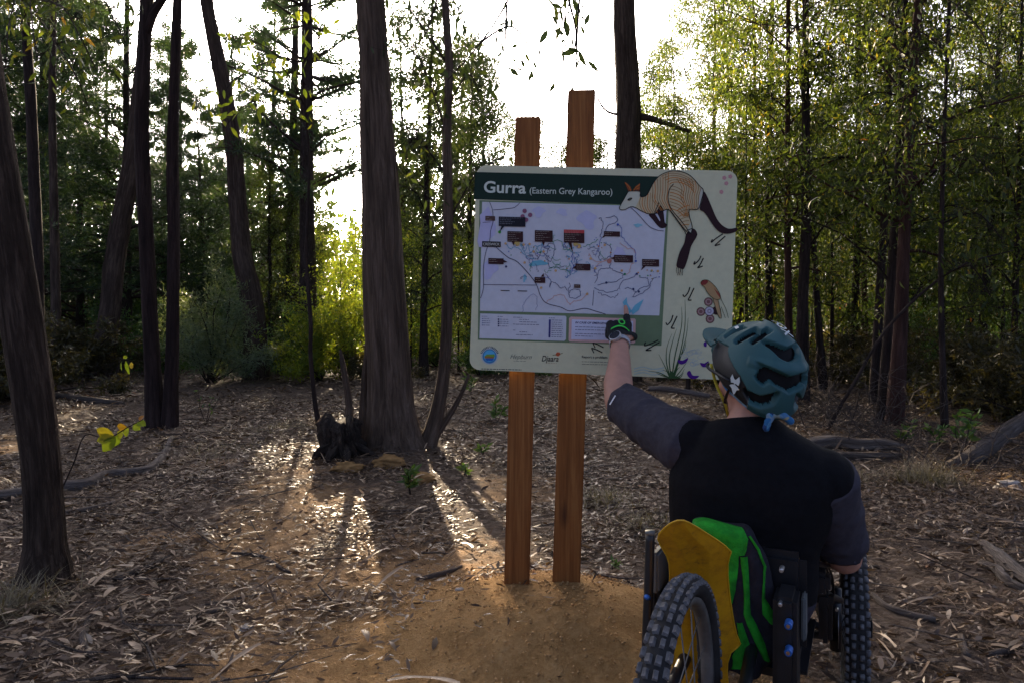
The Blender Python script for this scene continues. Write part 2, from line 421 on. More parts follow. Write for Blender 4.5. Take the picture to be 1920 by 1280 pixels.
def proto_bush(seed, H, spread, nstem, per, leafL, lw, mat, up=0.4):
    rng = np.random.default_rng(seed); g = Geo(); cl = []
    for i in range(nstem):
        pth = limb_path(rng.normal(size=3) * np.array((.05, .05, 0)), rng.uniform(0, 6.28), R(rng.uniform(25, 85)), H * rng.uniform(0.6, 1.05), rng, 0.35, 6)
        pth[:, :2] *= spread / H
        g.add(*tube(pth, np.linspace(0.014, 0.003, 6), 4, cap=False))
        for s_ in range(7):
            q = rng.uniform(0.25, 1.0); p1 = np.array([np.interp(q * 5, range(6), pth[:, j]) for j in range(3)])
            sp = limb_path(p1, rng.uniform(0, 6.28), R(rng.uniform(-10, 60)), H * rng.uniform(.12, .28), rng, 0.2, 3)
            g.add(*tube(sp, np.array((.004, .003, .002)), 3, cap=False))
            cl.extend(list(sp))
    cl = np.array(cl); cl[:, 2] = np.maximum(cl[:, 2], 0.05)
    c = np.repeat(cl, per, 0); n = len(c); c = c + rng.normal(size=(n, 3)) * 0.07 * H / 2
    d = rng.normal(size=(n, 3)) + np.array((0, 0, up))
    v, f = leaf_cloud(c, d, leafL * rng.uniform(.6, 1.3, n), leafL * lw * rng.uniform(.7, 1.3, n), rng, 0.06)
    tint = np.clip(np.repeat(rng.uniform(0, .55, len(cl)), per) + rng.uniform(0, .45, n), 0, 1)
    return None, g.mesh('stems'), mesh_np('foliage', v, f, tint), M['bark_dark'], M[mat]

PR = {
 'sap1': proto_gum(11, 9.0, 1.6, 1.9, 0.075, 30, 23, 0.095, 'euc', 'bark_red', dens_low=0.9),
 'sap2': proto_gum(12, 10.0, 2.0, 1.8, 0.070, 30, 23, 0.099, 'euc', 'bark_dark'),
 'sap3': proto_gum(13, 8.0, 1.1, 1.7, 0.055, 26, 23, 0.090, 'euc', 'bark_dark'),
 'tall1': proto_gum(21, 15.0, 2.6, 3.4, 0.15, 34, 26, 0.170, 'euc_dark', 'bark_gum', sub=7),
 'tall2': proto_gum(22, 13.0, 2.0, 3.0, 0.12, 34, 26, 0.160, 'euc_dark', 'bark_dark', sub=7),
 'low1': proto_gum(31, 4.2, 0.4, 1.4, 0.035, 22, 18, 0.090, 'lime', 'bark_dark', el=(10, 50)),
 'low2': proto_gum(32, 5.0, 0.6, 1.5, 0.040, 24, 18, 0.100, 'euc', 'bark_dark', el=(10, 50)),
 'top1': proto_gum(61, 6.5, 0.2, 2.6, 0.07, 26, 20, 0.120, 'euc', 'bark_gum', trunk=False),
 'top2': proto_gum(62, 5.5, 0.2, 2.2, 0.06, 24, 20, 0.120, 'euc_dark', 'bark_dark', trunk=False),
 'pine1': proto_pine(41, 14.0, 1.4, 3.1, 0.16, 25),
 'pine2': proto_pine(42, 11.0, 0.8, 2.7, 0.12, 23),
 'pine3': proto_pine(43, 17.0, 4.0, 3.2, 0.20, 22),
 'bush': proto_bush(51, 1.9, 1.5, 16, 34, 0.11, 0.12, 'bushy'),
 'bracken': proto_bush(52, 1.1, 1.5, 14, 20, 0.10, 0.25, 'bracken', 0.0),
 'shrub': proto_bush(53, 1.6, 1.1, 12, 22, 0.09, 0.28, 'seedling'),
 'limeshrub': proto_bush(54, 1.9, 1.3, 12, 26, 0.09, 0.28, 'lime'),
}

def landmark(px):
    for lim, t in ((60, 'behind the leaning brown trunk'), (250, 'behind the trunk leaning right'), (370, 'behind the twin stems'), (520, 'around the curved trunk'), (690, 'between the curved trunk and the big gum'), (880, 'right behind the big gum'), (1120, 'directly behind the map sign'), (1400, 'behind the kangaroo end of the sign'), (1560, 'behind the helmet of the rider'), (1740, 'around the trunk cluster right of the rider'), (9999, 'beyond the raised dark log')):
        if px < lim: return t

def tree(proto, name, label, cat, loc, scale=1.0, rotz=0.0, lean=(0, 0), group=None, thick=1.0, crown=True):
    tm, bm_, cm, bark, leaf = PR[proto]
    if group: label = label + ' ' + landmark(960 + loc[0] / loc[1] * FPX)
    e = empty(name, loc, (lean[0], lean[1], rotz)); e.scale = (scale,) * 3
    tag(e, label, cat, group)
    if tm:
        if not tm.materials: tm.materials.append(bark)
        o = link('trunk', tm, e); o.scale = (thick, thick, 1)
    if not bm_.materials: bm_.materials.append(bark)
    if not cm.materials: cm.materials.append(leaf)
    link('branches' if tm else 'stems', bm_, e)
    if crown: link('crown' if tm else 'foliage', cm, e)
    return e

def gp(px, d):
    x = (px - 960.0) / FPX * d; return (x, d, float(gh(x, d)) - 0.02)

rng = np.random.default_rng(7)
exec_trees = []
# --- right: slender gums, trunk positions read off the photograph: base px, distance, top px, thickness, label
RT = [('sap2', 1503, 9.6, 1506, 1.25, 'straight dark gum trunk rising right behind the teal helmet'),
      ('sap1', 1478, 9.9, 1470, .85, 'paler twin gum trunk growing tight against the straight dark one'),
      ('sap2', 1640, 9.2, 1668, .9, 'slender dark gum at the left edge of the trunk cluster right of the rider'),
      ('sap3', 1656, 7.7, 1690, 1.15, 'black-barked gum in the middle of the trunk cluster right of the rider'),
      ('sap1', 1676, 7.4, 1712, 1.05, 'thick reddish gum trunk in front of the cluster right of the rider'),
      ('sap2', 1836, 11.0, 1874, 1.0, 'dark gum leaning right beyond the fallen logs'),
      ('sap3', 1898, 9.0, 1912, .8, 'slim gum with leafy twigs beyond the dark grey fallen log')]
for i, (p, px, d, tp, th, lab) in enumerate(RT):
    dz = CAM_H + 600 / FPX * d; dx = (tp - px) / FPX * d
    tree(p, 'gum_tree', lab, 'tree', gp(px, d), 1.0, 0, (0, math.atan2(dx, dz)), None, th)
lab_r = 'thin leafy gum sapling'
k = 0
for px, d in [(1425, 14), (1602, 13.5), (1560, 18), (1392, 17), (1740, 15), (1792, 17), (1330, 15), (1275, 19), (1455, 20), (1860, 19), (1650, 21), (1520, 24),
              (1365, 24), (1720, 26), (1930, 14), (1990, 11), (2070, 16), (1820, 24), (2150, 10), (2200, 20), (1300, 28), (1590, 30), (1480, 29), (1900, 30), (1240, 26), (1545, 11.5), (1700, 12.5), (1620, 16.5), (1440, 12), (1815, 13.5)]:
    p = ('sap1', 'sap2', 'sap3')[k % 3]; k += 1
    tree(p, 'gum_sapling', lab_r, 'tree', gp(px, d), rng.uniform(.9, 1.2), rng.uniform(0, 6.28), (rng.normal() * .03, rng.normal() * .03), 'gum saplings right of the sign', rng.uniform(.8, 1.2))
lab_u = 'low bushy gum sapling'
for px, d in [(1290, 11), (1400, 12), (1560, 13), (1770, 12), (1880, 10.5), (1960, 8.5), (1690, 16), (1480, 16), (1840, 15), (1340, 19), (2060, 12), (1610, 19), (1930, 20)]:
    tree('low2', 'understorey_gum', lab_u, 'tree', gp(px, d), rng.uniform(.75, 1.15), rng.uniform(0, 6.28), (0, 0), 'bushy understorey gums on the right')
# --- left: pines
lab_p = 'dark green pine with layered branches'
for px, d, p, s in [(60, 17, 'pine1', 1), (150, 22, 'pine2', 1.1), (235, 19, 'pine1', 1.0), (340, 24, 'pine2', 1.05), (300, 30, 'pine1', 0.95), (100, 28, 'pine1', 1.1),
                    (430, 27, 'pine2', .9), (505, 24, 'pine1', .95), (545, 19, 'pine3', .9), (-60, 14, 'pine1', 1), (-180, 18, 'pine1', 1.1), (-330, 15, 'pine2', 1.2), (-20, 24, 'pine1', 1.1),
                    (390, 21, 'pine2', .75), (200, 26, 'pine2', 1.2), (480, 33, 'pine1', .8), (545, 36, 'pine2', .8), (-250, 26, 'pine1', 1.2), (0, 34, 'pine1', 1.2)]:
    tree(p, 'pine_tree', lab_p, 'tree', gp(px, d), s, rng.uniform(0, 6.28), (rng.normal() * .02, rng.normal() * .02), 'pines in the wood on the left')
tree('pine3', 'pine_tree', 'tall pine with bare lower limbs standing between the sun and the curved trunk', 'tree', gp(575, 15.5), 1.0, 1.0, (0, 0.01))
# --- centre: gums behind the sign
lab_c = 'dark-leaved gum in the wood'
for px, d, p, s in [(795, 14, 'tall2', .62), (760, 19, 'tall2', .75), (880, 17, 'tall2', .60), (910, 21, 'tall1', .60), (985, 24, 'tall2', .62), (1060, 27, 'tall2', .62),
                    (830, 25, 'tall1', .75), (800, 28, 'tall1', .8), (1130, 22, 'tall2', .52), (1195, 25, 'tall1', .62), (940, 32, 'tall1', .7), (1250, 21, 'tall2', .7), (578, 17.5, 'tall2', .46), (560, 22, 'tall2', .6), (752, 22, 'tall2', .55), (510, 18, 'tall2', .5), (720, 24, 'sap2', .8), (1010, 36, 'tall1', .75), (1120, 38, 'tall1', .75)]:
    tree(p, 'gum_tree', lab_c, 'tree', gp(px, d), s, rng.uniform(0, 6.28), (rng.normal() * .02, rng.normal() * .02), 'dark gums behind the sign', 1.2)
lab_f = 'dim tree of the back row'
for i in range(44):
    px = -250 + i * 54 + rng.normal() * 18; d = rng.uniform(30, 44)
    if 565 < px < 735 or (px > 1300 and i % 2): continue
    p = ('pine2', 'pine1', 'tall2')[i % 3] if px < 700 else ('tall1', 'tall2', 'sap2')[i % 3]
    tree(p, 'back_row_tree', lab_f, 'tree', gp(px, d), rng.uniform(.55, .8) * (1.25 if px < 450 or px > 1300 else .85), rng.uniform(0, 6.28), (0, 0), 'back row of trees', 1.2)
lab_h = 'dark low bush deep in the wood'
for i in range(40):
    px = -200 + i * 57 + rng.normal() * 20; d = rng.uniform(17, 29)
    tree(('shrub', 'bracken', 'shrub')[i % 3], 'far_bush', lab_h, 'bush', gp(px, d), rng.uniform(1.3, 2.1), rng.uniform(0, 6.28), (0, 0), 'far bushes behind the clearing')
# --- shrubs
tree('bush', 'rounded_bush', 'pale grey-green rounded bush below the curved leaning trunk', 'bush', gp(395, 12.6), 1.1, 0.4)
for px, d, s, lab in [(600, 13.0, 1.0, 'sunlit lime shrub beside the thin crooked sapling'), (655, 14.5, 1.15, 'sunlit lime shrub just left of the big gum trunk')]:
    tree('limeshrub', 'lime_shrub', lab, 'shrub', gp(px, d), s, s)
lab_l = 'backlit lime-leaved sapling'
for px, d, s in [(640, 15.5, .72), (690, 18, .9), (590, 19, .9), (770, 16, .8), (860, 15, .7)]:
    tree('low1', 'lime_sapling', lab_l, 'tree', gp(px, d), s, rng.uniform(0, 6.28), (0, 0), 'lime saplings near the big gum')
lab_s = 'dark green shrub at the clearing edge'
for px, d, s in [(530, 14.5, 1), (290, 14.8, 1.1), (220, 16, 1.2), (1010, 15, 1), (900, 14, .9), (1110, 16, 1.1), (1250, 14, 1), (1420, 13, .9), (1750, 13, 1), (1880, 12, 1.1), (-120, 12, 1.2), (2000, 10, 1.1), (820, 17, 1)]:
    tree('shrub', 'shrub', lab_s, 'shrub', gp(px, d), s, rng.uniform(0, 6.28), (0, 0), 'shrubs round the clearing')
lab_b = 'brownish bracken clump under the trees'
for px, d, s in [(100, 12.5, 1.2), (30, 10, 1.1), (170, 13.5, 1), (-80, 9, 1.1), (1610, 12, .9), (1790, 9.5, 1), (1880, 8.6, 1), (1700, 11, .9), (1950, 7.6, 1), (700, 13.5, .8), (1340, 12, .9)]:
    tree('bracken', 'bracken', lab_b, 'fern', gp(px, d), s, rng.uniform(0, 6.28), (0, 0), 'bracken clumps')

# --- far wood: nobody could count it
def far_wood():
    rg = np.random.default_rng(77); n = 150000
    th = R(90) - (rg.uniform(-1.0, 1.0, n) * R(62)); r = rg.uniform(40, 85, n)
    x = np.cos(th) * r; y = np.sin(th) * r
    top = 6.5 + 6.0 * vnoise(np.degrees(th) * 0.35, r * 0.15, 4) + 4.0 * vnoise(np.degrees(th) * 1.6, r * 0.3, 6)
    top *= np.where(np.abs(np.degrees(th) - 95) < 14, 0.75, 1.0)
    z = top * rg.uniform(0, 1, n) ** 1.25
    keep = vnoise(np.degrees(th) * 1.4 + r * 0.2, z * 0.7 + r * 0.15, 8) > 0.36
    c = np.stack((x, y, z), 1)[keep]; n = len(c)
    v, f = leaf_cloud(c, rg.normal(size=(n, 3)) + np.array((0, 0, -.3)), rg.uniform(.4, .9, n), rg.uniform(.14, .30, n), rg)
    o = link('far_wood', mesh_np('far_wood', v, f, np.clip(rg.normal(.5, .2, n), 0, 1)), None, [M['euc_dark']])
    tag(o, 'dim mass of far trees closing off the view between the trunks', 'woodland', kind='stuff')
    g = Geo()
    for i in range(130):
        t = R(90) - rg.uniform(-1, 1) * R(60); q = rg.uniform(36, 75); h = rg.uniform(6, 12)
        g.add(*tube([(math.cos(t) * q, math.sin(t) * q, -.2), (math.cos(t) * q + rg.normal() * .3, math.sin(t) * q, h)], [rg.uniform(.09, .2), .05], 6, cap=False))
    g.build('far_trunks', M['bark_dark'], o)
far_wood()

# ------------------------------------------------------------------ particular trees
def attach(o, e):
    o.parent = e
    o.matrix_parent_inverse = Matrix.LocRotScale(e.location, e.rotation_euler, e.scale).inverted()

def stem_mesh(pts, d, bark, name='trunk', sides=18, seed=1, step=0.12, amp=0.12, ridges=0.09, off=0.0, root=None):
    """pts: (px, py, width_px[, d]) from foot to top"""
    path = []; rad = []
    for p in pts:
        dd = p[3] if len(p) > 3 else d
        q = P(p[0], p[1], dd); q[1] += off; path.append(q); rad.append(p[2] / 2 / FPX * dd)
    path = np.array(path)
    if root is not None: path = path - np.array(root)
    g = Geo(); g.add(*tube(path, rad, sides, step, amp, seed, ridges))
    return g.build(name, bark)

def custom_tree(name, label, stems, d, foot, bark, tops=(), seed=1, sides=18, cat='tree', group=None):
    fx, fd = foot
    root = np.array(gp(fx, fd)); e = empty(name, root); tag(e, label, cat, group)
    for i, st in enumerate(stems):
        o = stem_mesh(st, d, bark, 'trunk' if i == 0 else 'stem', sides, seed + i, root=root); o.parent = e
    for (px, py, dd, proto, sc) in tops:
        tm, bm_, cm, bk_, lf = PR[proto]
        if not bm_.materials: bm_.materials.append(bk_)
        if not cm.materials: cm.materials.append(lf)
        for nm, m_ in (('branches', bm_), ('crown', cm)):
            o = link(nm, m_, e); o.location = Vector(P(px, py, dd) - root); o.scale = (sc,) * 3; o.rotation_euler = (0, 0, seed * 1.3)
    return e, root

def spray(e, root, twigs, n, leafL, mat, seed, name='leafy_spray', spread=0.10, droop=0.9, wr=(0.24, 0.36), bark='bark_dark', stray=0.0):
    """hanging leaves along thin twigs; twigs are lists of (px, py, d)"""
    rg = np.random.default_rng(seed); g = Geo(); cs = []; ds = []
    for tw in twigs:
        pth = np.array([P(*q) for q in tw]) - root
        pth, rd = spline(pth, np.linspace(0.009, 0.003, len(pth)), 0.06)
        g.add(*tube(pth, rd, 5, cap=False))
        k = max(3, int(n / len(twigs)))
        q = rg.uniform(0.1, 1, k) * (len(pth) - 1)
        p_on = np.stack([np.interp(q, range(len(pth)), pth[:, j]) for j in range(3)], 1); c = p_on + rg.normal(size=(k, 3)) * spread * np.array((1, .8, .7))
        for a_, b_ in zip(p_on, c): mid_ = (a_ + b_) / 2 + np.array((0, 0, .25 * spread)); g.add(*tube([a_, mid_, b_], [.0024, .0018, .0012], 3, cap=False))
        cs.append(c); ds.append(rg.normal(size=(k, 3)) * 0.55 + np.array((0, 0, -droop)))
    c = np.concatenate(cs); d = np.concatenate(ds); k = len(c)
    L = leafL * rg.uniform(.65, 1.2, k)
    # four-quad curved leaves with a midrib fold
    d = unit(d); s = unit(np.cross(d, unit(rg.normal(size=(k, 3))))); nn = np.cross(s, d)
    W = L * rg.uniform(*wr, k); bend = rg.uniform(-.18, .18, k)
    prof = [(0, .04), (.22, .75), (.5, 1.0), (.78, .6), (1, .03)]
    vv = []
    for t, w in prof:
        base = c + d * (L * t)[:, None] + nn * (L * bend * t * t)[:, None]
        vv += [base - s * (W * w / 2)[:, None] + nn * (W * w * .12)[:, None], base, base + s * (W * w / 2)[:, None] + nn * (W * w * .12)[:, None]]
    v = np.stack(vv, 1).reshape(-1, 3); f = []
    base = np.arange(k) * 15
    for i in range(4):
        for j in range(2):
            f.append(np.stack((base + i * 3 + j, base + i * 3 + j + 1, base + (i + 1) * 3 + j + 1, base + (i + 1) * 3 + j), 1))
    f = np.concatenate(f); tint = np.tile(np.clip(rg.beta(2, 2, k), 0, 1), 8)
    o = link(name, mesh_np(name, v, f, tint, smooth=True), e, [M[mat]]); o['kind'] = 'stuff'
    g.build('twigs', M[bark], o)
    return o

# near leaning trunk at the left edge
t1, t1r = custom_tree('gum_tree', 'leaning brown gum trunk rooted beside the fallen curved branch', [[(78, 1150, 150), (84, 1085, 96), (84, 1020, 68), (83, 940, 62), (76, 850, 62), (60, 720, 66), (42, 600, 68), (20, 450, 64), (-8, 250, 56), (-40, 0, 50), (-70, -400, 42), (-90, -1000, 30)]], 3.0, (80, 3.0), M['bark_near'], [(-90, -1000, 3.0, 'top1', .9)], 3, 26)
# trunks behind it
t0, t0r = custom_tree('gum_tree', 'thin dark gum standing behind the leaning brown trunk', [[(74, 770, 34), (72, 700, 24), (68, 430, 20), (58, 200, 18), (46, 0, 15), (30, -500, 10)]], 8.2, (74, 8.2), M['bark_dark'], [(30, -500, 8.2, 'top2', .8), (50, 60, 8.2, 'top2', .35)], 4, 12)
custom_tree('gum_tree', 'thin pale-barked gum with straight trunk by the brown bracken', [[(108, 720, 26), (106, 640, 17), (102, 430, 15), (98, 200, 13), (100, 0, 11), (106, -300, 8)]], 12.5, (108, 12.5), M['bark_gum'], [(106, -300, 12.5, 'top1', .8)], 5, 10)
# the two dark stems that share one foot
tw, twr = custom_tree('twin_gum_tree', 'pair of dark red-brown gum stems growing from one foot in the clearing', [
    [(294, 830, 44), (290, 800, 36), (287, 700, 29), (280, 560, 27), (272, 400, 26), (266, 260, 25), (268, 160, 24), (273, 60, 20), (270, -120, 15), (262, -500, 10)],
    [(314, 830, 40), (318, 800, 32), (322, 700, 25), (325, 560, 23), (326, 430, 22), (324, 300, 21), (327, 160, 19), (333, 0, 17), (345, -300, 12), (352, -600, 8)],
    [(273, 70, 18), (284, 30, 18), (300, 5, 16), (335, -60, 13), (380, -200, 9)]], 7.2, (302, 7.2), M['bark_twin'], [(262, -500, 7.2, 'top2', .9), (352, -600, 7.2, 'top1', .8), (380, -200, 7.2, 'top2', .5)], 6, 18)
custom_tree('gum_tree', 'gum trunk leaning right behind the twin stems', [[(178, 735, 60), (188, 690, 44), (205, 590, 38), (215, 500, 36), (232, 390, 33), (250, 290, 30), (262, 180, 27), (272, 60, 24), (290, -200, 18), (300, -400, 12)]], 13.5, (186, 13.5), M['bark_gum'], [(300, -400, 13.5, 'top1', 1.1)], 8, 18)
custom_tree('gum_tree', 'tall curved gum trunk bending left above the pale bush', [[(480, 725, 66), (480, 700, 52), (478, 640, 44), (470, 560, 41), (454, 480, 37), (446, 390, 33), (440, 300, 31), (428, 210, 29), (412, 130, 26), (398, 60, 24), (386, -10, 22), (376, -150, 18), (370, -350, 12)]], 13.5, (480, 13.5), M['bark_gum'], [(370, -350, 13.5, 'top1', 1.1)], 9, 18)
t6, t6r = custom_tree('gum_sapling', 'thin crooked sapling beside the burnt stump', [[(600, 800, 13), (594, 775, 10), (588, 730, 9), (582, 660, 8), (583, 610, 8), (578, 540, 7), (574, 470, 7), (577, 400, 6), (580, 300, 5), (572, 200, 5), (566, 120, 4)]], 7.6, (597, 7.6), M['bark_dark'], [], 10, 8)
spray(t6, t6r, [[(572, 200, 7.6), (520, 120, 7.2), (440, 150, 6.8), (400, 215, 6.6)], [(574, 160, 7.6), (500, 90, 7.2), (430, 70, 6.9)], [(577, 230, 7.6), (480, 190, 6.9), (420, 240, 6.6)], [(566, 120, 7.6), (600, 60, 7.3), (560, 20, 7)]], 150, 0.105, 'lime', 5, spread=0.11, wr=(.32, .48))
# the big gum in front of the sun, its suckers
t7, t7r = custom_tree('big_gum_tree', 'thick gum trunk hiding the sun with burnt stump at its foot', [
    [(748, 895, 178), (742, 855, 138), (738, 815, 106), (735, 760, 88), (733, 700, 80), (726, 600, 76), (720, 500, 73), (716, 400, 68), (711, 300, 63), (706, 200, 58), (701, 100, 54), (696, 0, 51), (690, -200, 46), (684, -700, 34)],
    [(792, 870, 44), (802, 835, 34), (818, 780, 27), (832, 700, 22), (838, 600, 20), (839, 500, 19), (840, 400, 18), (838, 250, 16), (842, 120, 15), (836, 30, 14), (828, -150, 11), (830, -500, 7)],
    [(800, 850, 18), (822, 810, 13), (848, 770, 11), (866, 735, 8), (880, 700, 5)],
    [(684, 850, 24), (680, 790, 15), (683, 720, 12), (690, 640, 10), (694, 540, 9)],
    [(652, 800, 20), (655, 760, 13), (648, 710, 12), (641, 672, 9), (638, 655, 3)]], 5.75, (740, 5.75), M['bark_big'], [(684, -700, 5.75, 'top1', 1.0), (690, -350, 5.75, 'top2', .7), (830, -450, 5.75, 'top2', .6)], 12, 30)
spray(t7, t7r, [[(1090, -60, 4.6), (1066, 10, 4.6), (1050, 80, 4.6)], [(1066, 0, 4.6), (1080, 70, 4.6), (1060, 150, 4.6)], [(1085, -30, 4.6), (1050, 20, 4.7), (1032, 60, 4.7)], [(1090, -60, 4.6), (1080, 120, 4.5), (1092, 145, 4.5)]], 52, 0.105, 'euc_dark', 6, spread=0.045)
spray(t7, t7r, [[(985, -60, 4.8), (930, 40, 4.8), (885, 100, 4.8), (840, 150, 4.8)], [(950, 10, 4.8), (950, 90, 4.7), (985, 120, 4.7)], [(900, 80, 4.8), (960, 50, 4.8), (1000, 110, 4.7), (990, 150, 4.7)], [(830, -40, 5.2), (800, 60, 5.2), (770, 90, 5.2)], [(830, -40, 5.2), (860, 20, 5.2), (880, 60, 5.0)]], 80, 0.085, 'euc_dark', 7, spread=0.05)
spray(t7, t7r, [[(838, 250, 5.75), (790, 120, 5.8), (745, 70, 5.8)], [(840, 200, 5.75), (880, 140, 5.9), (905, 200, 5.9)], [(838, 330, 5.75), (780, 260, 5.9), (760, 300, 6)], [(839, 420, 5.75), (890, 330, 6), (930, 300, 6)], [(838, 120, 5.75), (770, 20, 5.9), (740, -20, 6)]], 330, 0.10, 'euc_dark', 8, spread=0.16)
spray(t0, t0r, [[(46, 0, 8.2), (110, 10, 6), (150, 70, 5.5), (180, 130, 5.4)], [(50, -60, 8.2), (60, 40, 6), (70, 120, 5.5)], [(46, -40, 8.2), (20, 30, 6), (10, 130, 5.5)], [(46, -80, 8.2), (170, -20, 6), (215, 40, 5.6), (235, 80, 5.6)], [(50, 0, 8.2), (130, 120, 6), (165, 200, 5.8)]], 420, 0.115, 'euc', 9, spread=0.17)
# gum directly behind the sign
custom_tree('gum_tree', 'straight gum trunk rising behind the taller sign post', [[(1172, 735, 74), (1174, 690, 58), (1178, 500, 52), (1178, 310, 47), (1176, 160, 44), (1170, 0, 40), (1166, -200, 34), (1164, -420, 24)], [(1176, 215, 14), (1215, 222, 12), (1262, 236, 8), (1300, 250, 5)], [(1176, 214, 7), (1150, 214, 5), (1132, 204, 4), (1118, 180, 3)]], 12.8, (1172, 12.8), M['bark_gum'], [(1164, -420, 12.8, 'top1', 1.0), (1290, 240, 12.8, 'top1', .42), (1118, 180, 12.8, 'top2', .10)], 14, 20)
# leaning dead pole and near leaves on the right
e = empty('leaning_pole', gp(1552, 7.6)); tag(e, 'long thin dead pole leaning through the trunk cluster on the right', 'branch')
o = stem_mesh([(1545, 815, 8), (1600, 720, 6), (1660, 620, 6), (1740, 540, 5), (1810, 495, 4), (1900, 470, 2)], 7.0, M['bark_dark'], 'pole', 8, 21, 0.2); o.parent = e; o.matrix_parent_inverse = Matrix.Translation(-e.location)
rr, rrr = custom_tree('gum_sapling', 'slim gum with yellowing drooping leaves right of the trunk cluster', [[(1772, 800, 15), (1768, 700, 11), (1764, 500, 9), (1770, 250, 8), (1780, 0, 7), (1786, -200, 5)]], 6.8, (1772, 6.8), M['bark_dark'], [], 15, 8)
spray(rr, rrr, [[(1780, 0, 6.8), (1840, 60, 6.3), (1870, 150, 6.1)], [(1775, 100, 6.8), (1720, 60, 6.4), (1690, 130, 6.2)], [(1772, 180, 6.8), (1830, 170, 6.4), (1860, 240, 6.2)], [(1768, 260, 6.8), (1720, 230, 6.5), (1700, 300, 6.4)], [(1766, 330, 6.8), (1830, 300, 6.4), (1870, 350, 6.2)], [(1780, -40, 6.8), (1710, -20, 6.4), (1670, 50, 6.2)], [(1765, 420, 6.8), (1830, 400, 6.5), (1880, 450, 6.3)], [(1765, 520, 6.8), (1820, 500, 6.5), (1860, 560, 6.4)]], 520, 0.10, 'euc', 10, spread=0.20)

# burnt stump at the foot of the big gum
def stump():
    root = np.array(gp(648, 5.5)); e = empty('burnt_stump', root); tag(e, 'broken blackened stump leaning against the foot of the big gum', 'stump'); e.scale = (.9, .85, .74)
    g = Geo(); v, f, b_ = tube([(0, 0, -.12), (0, 0, .06), (-.02, 0, .20), (-.03, 0, .34), (-.02, .01, .41)], [.22, .185, .165, .155, .12], 48, 0.02, 0.55, 40, 0.40)
    th_ = np.arctan2(v[:, 1], v[:, 0]); rr_ = 1 + .16 * fbm(th_ * 5, v[:, 2] * 22, 71, 4) + .10 * fbm(th_ * 16, v[:, 2] * 9, 72, 3); v[:, :2] *= rr_[:, None]
    v[:, 2] += np.where(v[:, 2] > .26, (0.14 * fbm(th_ * 2.2, v[:, 0] * 3, 3) + .05 * fbm(v[:, 0] * 30, v[:, 1] * 30, 5)) * sstep(.26, .40, v[:, 2]), 0); g.add(v, f, b_); g.build('stump_body', M['burnt'], e)
    rg = np.random.default_rng(5)
    for i, (az, L) in enumerate([(2.6, .28), (3.6, .30), (-.4, .40), (-1.3, .40), (-1.9, .28)]):
        pth = np.array([(math.cos(az) * .1, math.sin(az) * .1, .14), (math.cos(az) * .24, math.sin(az) * .24, .07), (math.cos(az) * L, math.sin(az) * L, -.02)])
        g = Geo(); g.add(*tube(pth, [.055, .036, .008], 12, .03, .6, i + 50, .3)); g.build('root', M['burnt'], e)
stump()

# ------------------------------------------------------------------ fallen wood
def fallen(name, label, pts, bark, seed, cat='branch', sides=12, group=None, amp=.2, ridges=.1):
    c = P(*pts[0][:2], pts[0][3]); root = np.array((c[0], c[1], float(gh(c[0], c[1])))); e_pts = []
    path = []; rad = []
    for px, py, w, d in pts:
        q = P(px, py, d); path.append(q - root); rad.append(w / 2 / FPX * d)
    g = Geo(); g.add(*tube(path, rad, sides, 0.05, amp, seed, ridges))
    o = g.build(name, bark); o.location = root; tag(o, label, cat, group); return o
def gpx(px, py, w, lift=0.3):
    d = gdist(py + w * lift); return (px, py, w, d)
fallen('fallen_branch', 'long curved pale grey branch lying across the litter behind the leaning trunk', [gpx(-40, 935, 24), gpx(30, 926, 24), gpx(110, 912, 22), gpx(165, 906, 21), gpx(200, 890, 20), gpx(255, 884, 19), gpx(285, 876, 18), gpx(308, 852, 16), gpx(322, 822, 12)], M['deadwood'], 70)
fallen('fallen_branch', 'dark broken branch heap beside the foot of the trunk leaning right', [gpx(105, 742, 13), gpx(150, 748, 15), gpx(185, 752, 14), gpx(232, 756, 7)], M['deadwood_dark'], 71)
fallen('fallen_branch', 'straight grey stick pointing at the foot of the leaning brown trunk', [gpx(112, 962, 9), gpx(160, 955, 10), gpx(215, 940, 6)], M['deadwood'], 72)
fallen('fallen_log', 'broad weathered grey log lying behind the shoulder of the rider', [gpx(1500, 838, 20), gpx(1560, 832, 26), (1610, 836, 24, 6.0), (1650, 834, 27, 6.0), (1690, 840, 20, 6.0), (1722, 850, 9, 6.0)], M['deadwood'], 73, 'log', 24, amp=.55, ridges=.4)
fallen('fallen_log', 'darker split log lying in front of the weathered grey one', [(1490, 860, 18, 5.6), (1570, 858, 22, 5.6), (1650, 858, 17, 5.6), (1690, 852, 6, 5.7)], M['deadwood_dark'], 74, 'log', 20, amp=.55, ridges=.4)
fallen('fallen_log', 'dark grey log with its end raised beyond the hay tuft', [(1770, 880, 20, 5.3), (1812, 862, 30, 5.4), (1850, 838, 32, 5.6), (1890, 808, 30, 5.9), (1935, 780, 28, 6.2), (2010, 745, 24, 6.6)], M['deadwood_dark'], 75, 'log', 14)
fallen('fallen_branch', 'thick pale broken limb lying beside its forked mate on the right litter', [gpx(1842, 1018, 16), gpx(1868, 1040, 26), gpx(1905, 1072, 28), gpx(1960, 1110, 24)], M['deadwood'], 76, amp=.25, ridges=.2)
fallen('fallen_branch', 'pale forked limb with a knot below the thick broken one', [gpx(1836, 1054, 12), gpx(1868, 1066, 20), gpx(1892, 1092, 20), gpx(1935, 1108, 16)], M['deadwood'], 77, amp=.25)
fallen('fallen_branch', 'long light brown split stake on the right litter', [gpx(1840, 965, 8), gpx(1880, 976, 11), gpx(1960, 990, 10)], M['deadwood'], 78)
